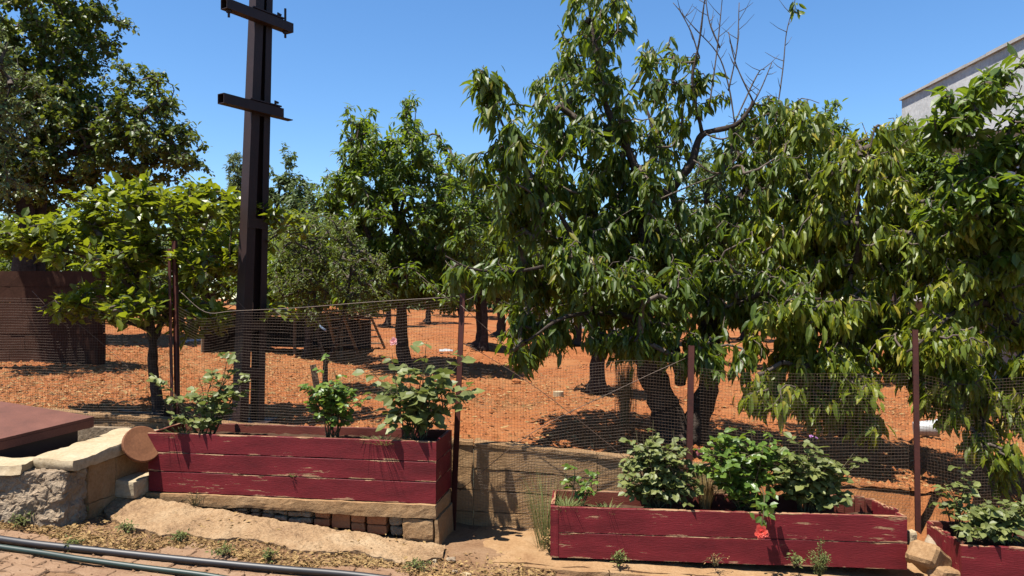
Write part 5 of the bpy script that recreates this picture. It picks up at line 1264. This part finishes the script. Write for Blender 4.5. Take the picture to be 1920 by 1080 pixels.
o = MB().hexa([g0 + Vector((-.035, 0, -.05)), t0_ + Vector((-.035, 0, 0)), g0 + Vector((-.035, .03, -.05)), t0_ + Vector((-.035, .03, 0)), g0 + Vector((.035, 0, -.05)), t0_ + Vector((.035, 0, .02)), g0 + Vector((.035, .03, -.05)), t0_ + Vector((.035, .03, .02))], (2, 1, 4), .004, 9).build('stake', M['wood'])
tag(o, 'short brown wooden stake leaning behind the middle rose', 'stake')
o = MB().tube(bez([ground_at(222, 774) + up * .03, ground_at(255, 781) + up * .04, ground_at(300, 787) + up * .05], 4), .014, 6, True, .2).build('stick', M['twig']); tag(o, 'dry stick lying behind the low kerb left of the fence post', 'stick')
# wire guard stuffed with dry weeds
g0 = ground_at(1172, 795); gd = thing('tree_guard', g0, 'wire-mesh tree guard cylinder full of dry weeds left of the cherry trunk', 'tree guard')
Rg = .115; Hg = (795 - 680) * g0.y / F; V = []; mb = MB()
for k in range(20):
    g = k * 6.283 / 20; mb.tube([g0 + Vector((math.cos(g) * Rg, math.sin(g) * Rg, 0)), g0 + Vector((math.cos(g) * Rg * 1.05 + .02, math.sin(g) * Rg * 1.05, Hg * random.uniform(.93, 1.04)))], .0018, 4, False)
for k in range(16):
    z = Hg * k / 16; mb.tube([g0 + Vector((math.cos(g) * Rg + .02 * k / 16, math.sin(g) * Rg, z)) for g in [q * 6.283 / 16 for q in range(17)]], .0018, 4, False)
mb.build('wire_cylinder', M['wire'], gd)
tuft('dry_weeds', None, None, g0, 420, Hg * 1.08, .12, G['dry'], parent=gd, wd=.003)
# bucket
g0 = ground_at(1738, 818); bk_ = thing('bucket', g0, 'white plastic bucket lying on its side behind the right fence post', 'bucket')
axd = Vector((.9, -.35, .08)).normalized(); c0 = g0 + Vector((-.02, 0, .09)); a = axd.orthogonal().normalized(); b = axd.cross(a); V = []; Fc = []; n = 24
for (l, r) in ((-.12, 0.0), (-.12, .075), (.12, .095), (.115, .102), (.13, .102), (.13, .09), (-.11, .070), (-.11, 0.0)):
    for k in range(n): g = 6.283 * k / n; V.append(c0 + axd * l + (a * math.cos(g) + b * math.sin(g)) * r)
for i in range(7):
    for k in range(n): Fc.append((i * n + k, i * n + (k + 1) % n, (i + 1) * n + (k + 1) % n, (i + 1) * n + k))
MB().add(V, Fc).build('pail', M['white'], bk_, False)
MB().tube([c0 + axd * .12 + (a * math.cos(g) + b * math.sin(g)) * .105 + axd * .09 * math.sin(g) for g in [math.pi * q / 12 for q in range(13)]], .003, 5).build('handle', M['wire'], bk_)
# sawn disc, paper, stone
g0 = ground_at(1047, 741); o = MB().tube([g0 - up * .01, g0 + up * .05], .07, 16).build('stump', M['coping']); tag(o, 'small pale sawn stump on the sunlit red soil', 'stump')
g0 = ground_at(968, 718); o = MB().hexa([g0 + Vector((i * .06, j * .05, k_ * .05)) for i in (-1, 1) for j in (-1, 1) for k_ in (-.3, 1)], (4, 4, 4), .015, 9, 3, .012).build('stone', M['clod']); tag(o, 'reddish stone lying near the shade edge left of the cherry', 'stone')
g0 = ground_at(836, 660); o = MB().hexa([g0 + Vector((i * .14, j * .10, .02 + k_ * .012)) for i in (-1, 1) for j in (-1, 1) for k_ in (0, 1)], (8, 6, 1), .03, 5, 3).build('paper', M['white']); tag(o, 'crumpled white paper on the soil left of the tall fence post', 'paper')
g0 = ground_at(600, 628); bc = MB().hexa([at(585, 600, 10) , at(585, 600, 10) + up * .03, at(585, 600, 10.05), at(585, 600, 10.05) + up * .03, at(612, 622, 10), at(612, 622, 10) + up * .03, at(612, 622, 10.05), at(612, 622, 10.05) + up * .03], (6, 1, 2), .015, 6).build('plastic_strip', M['blue']); tag(bc, 'pale blue plastic strip hung on the fork-stemmed tree', 'strip')

# far-off belt of woodland that reads as one mass behind the orchard
n = 42000; X = RNG.random(n) * 110 - 55; Yq = 42 + 5 * RNG.random(n)
topz = 4.6 + 2.2 * np.interp(X, np.linspace(-60, 60, 60), RNG.random(60)) + .5 * np.interp(X, np.linspace(-60, 60, 200), RNG.random(200))
Zq = .7 + (topz - .7) * RNG.random(n) ** .8
P = np.stack([X, Yq, Zq], -1)
o = place_leaves(None, P, RNG.normal(size=(n, 3)) + np.array([0, 0, -.3]), RNG.normal(size=(n, 3)) * .6 + np.array([0, -.4, 1.0]), np.full(n, .42), np.full(n, .26), 'oval', G['far'], 0, 'far_wood')
tag(o, 'distant belt of trees closing the orchard at the back', 'trees')

far_tree(575, 13, 385, 605, 85, 'bright green bushy tree behind the fine-leaved tree, right of the pole', 900, 'walnut', .08, L=.12, ty='long', Wd=.42)
far_tree(905, 16, 300, 600, 75, 'green tree filling the gap between walnut and big cherry', 900, 'walnut', .10, L=.13, ty='long', Wd=.42)
far_tree(1745, 12, 235, 560, 85, 'leafy tree hiding the house wall below the parapet', 900, 'walnut', .10, L=.12, ty='long', Wd=.42)
n = 5000; Pd = orchard_region(9, 1.2, lift=.014)(n)
scatter_flakes('fallen_leaves', 'curled brown fallen leaves scattered over the orchard soil', 'leaves', Pd, .04, .10, .18, G['dry'], .6)
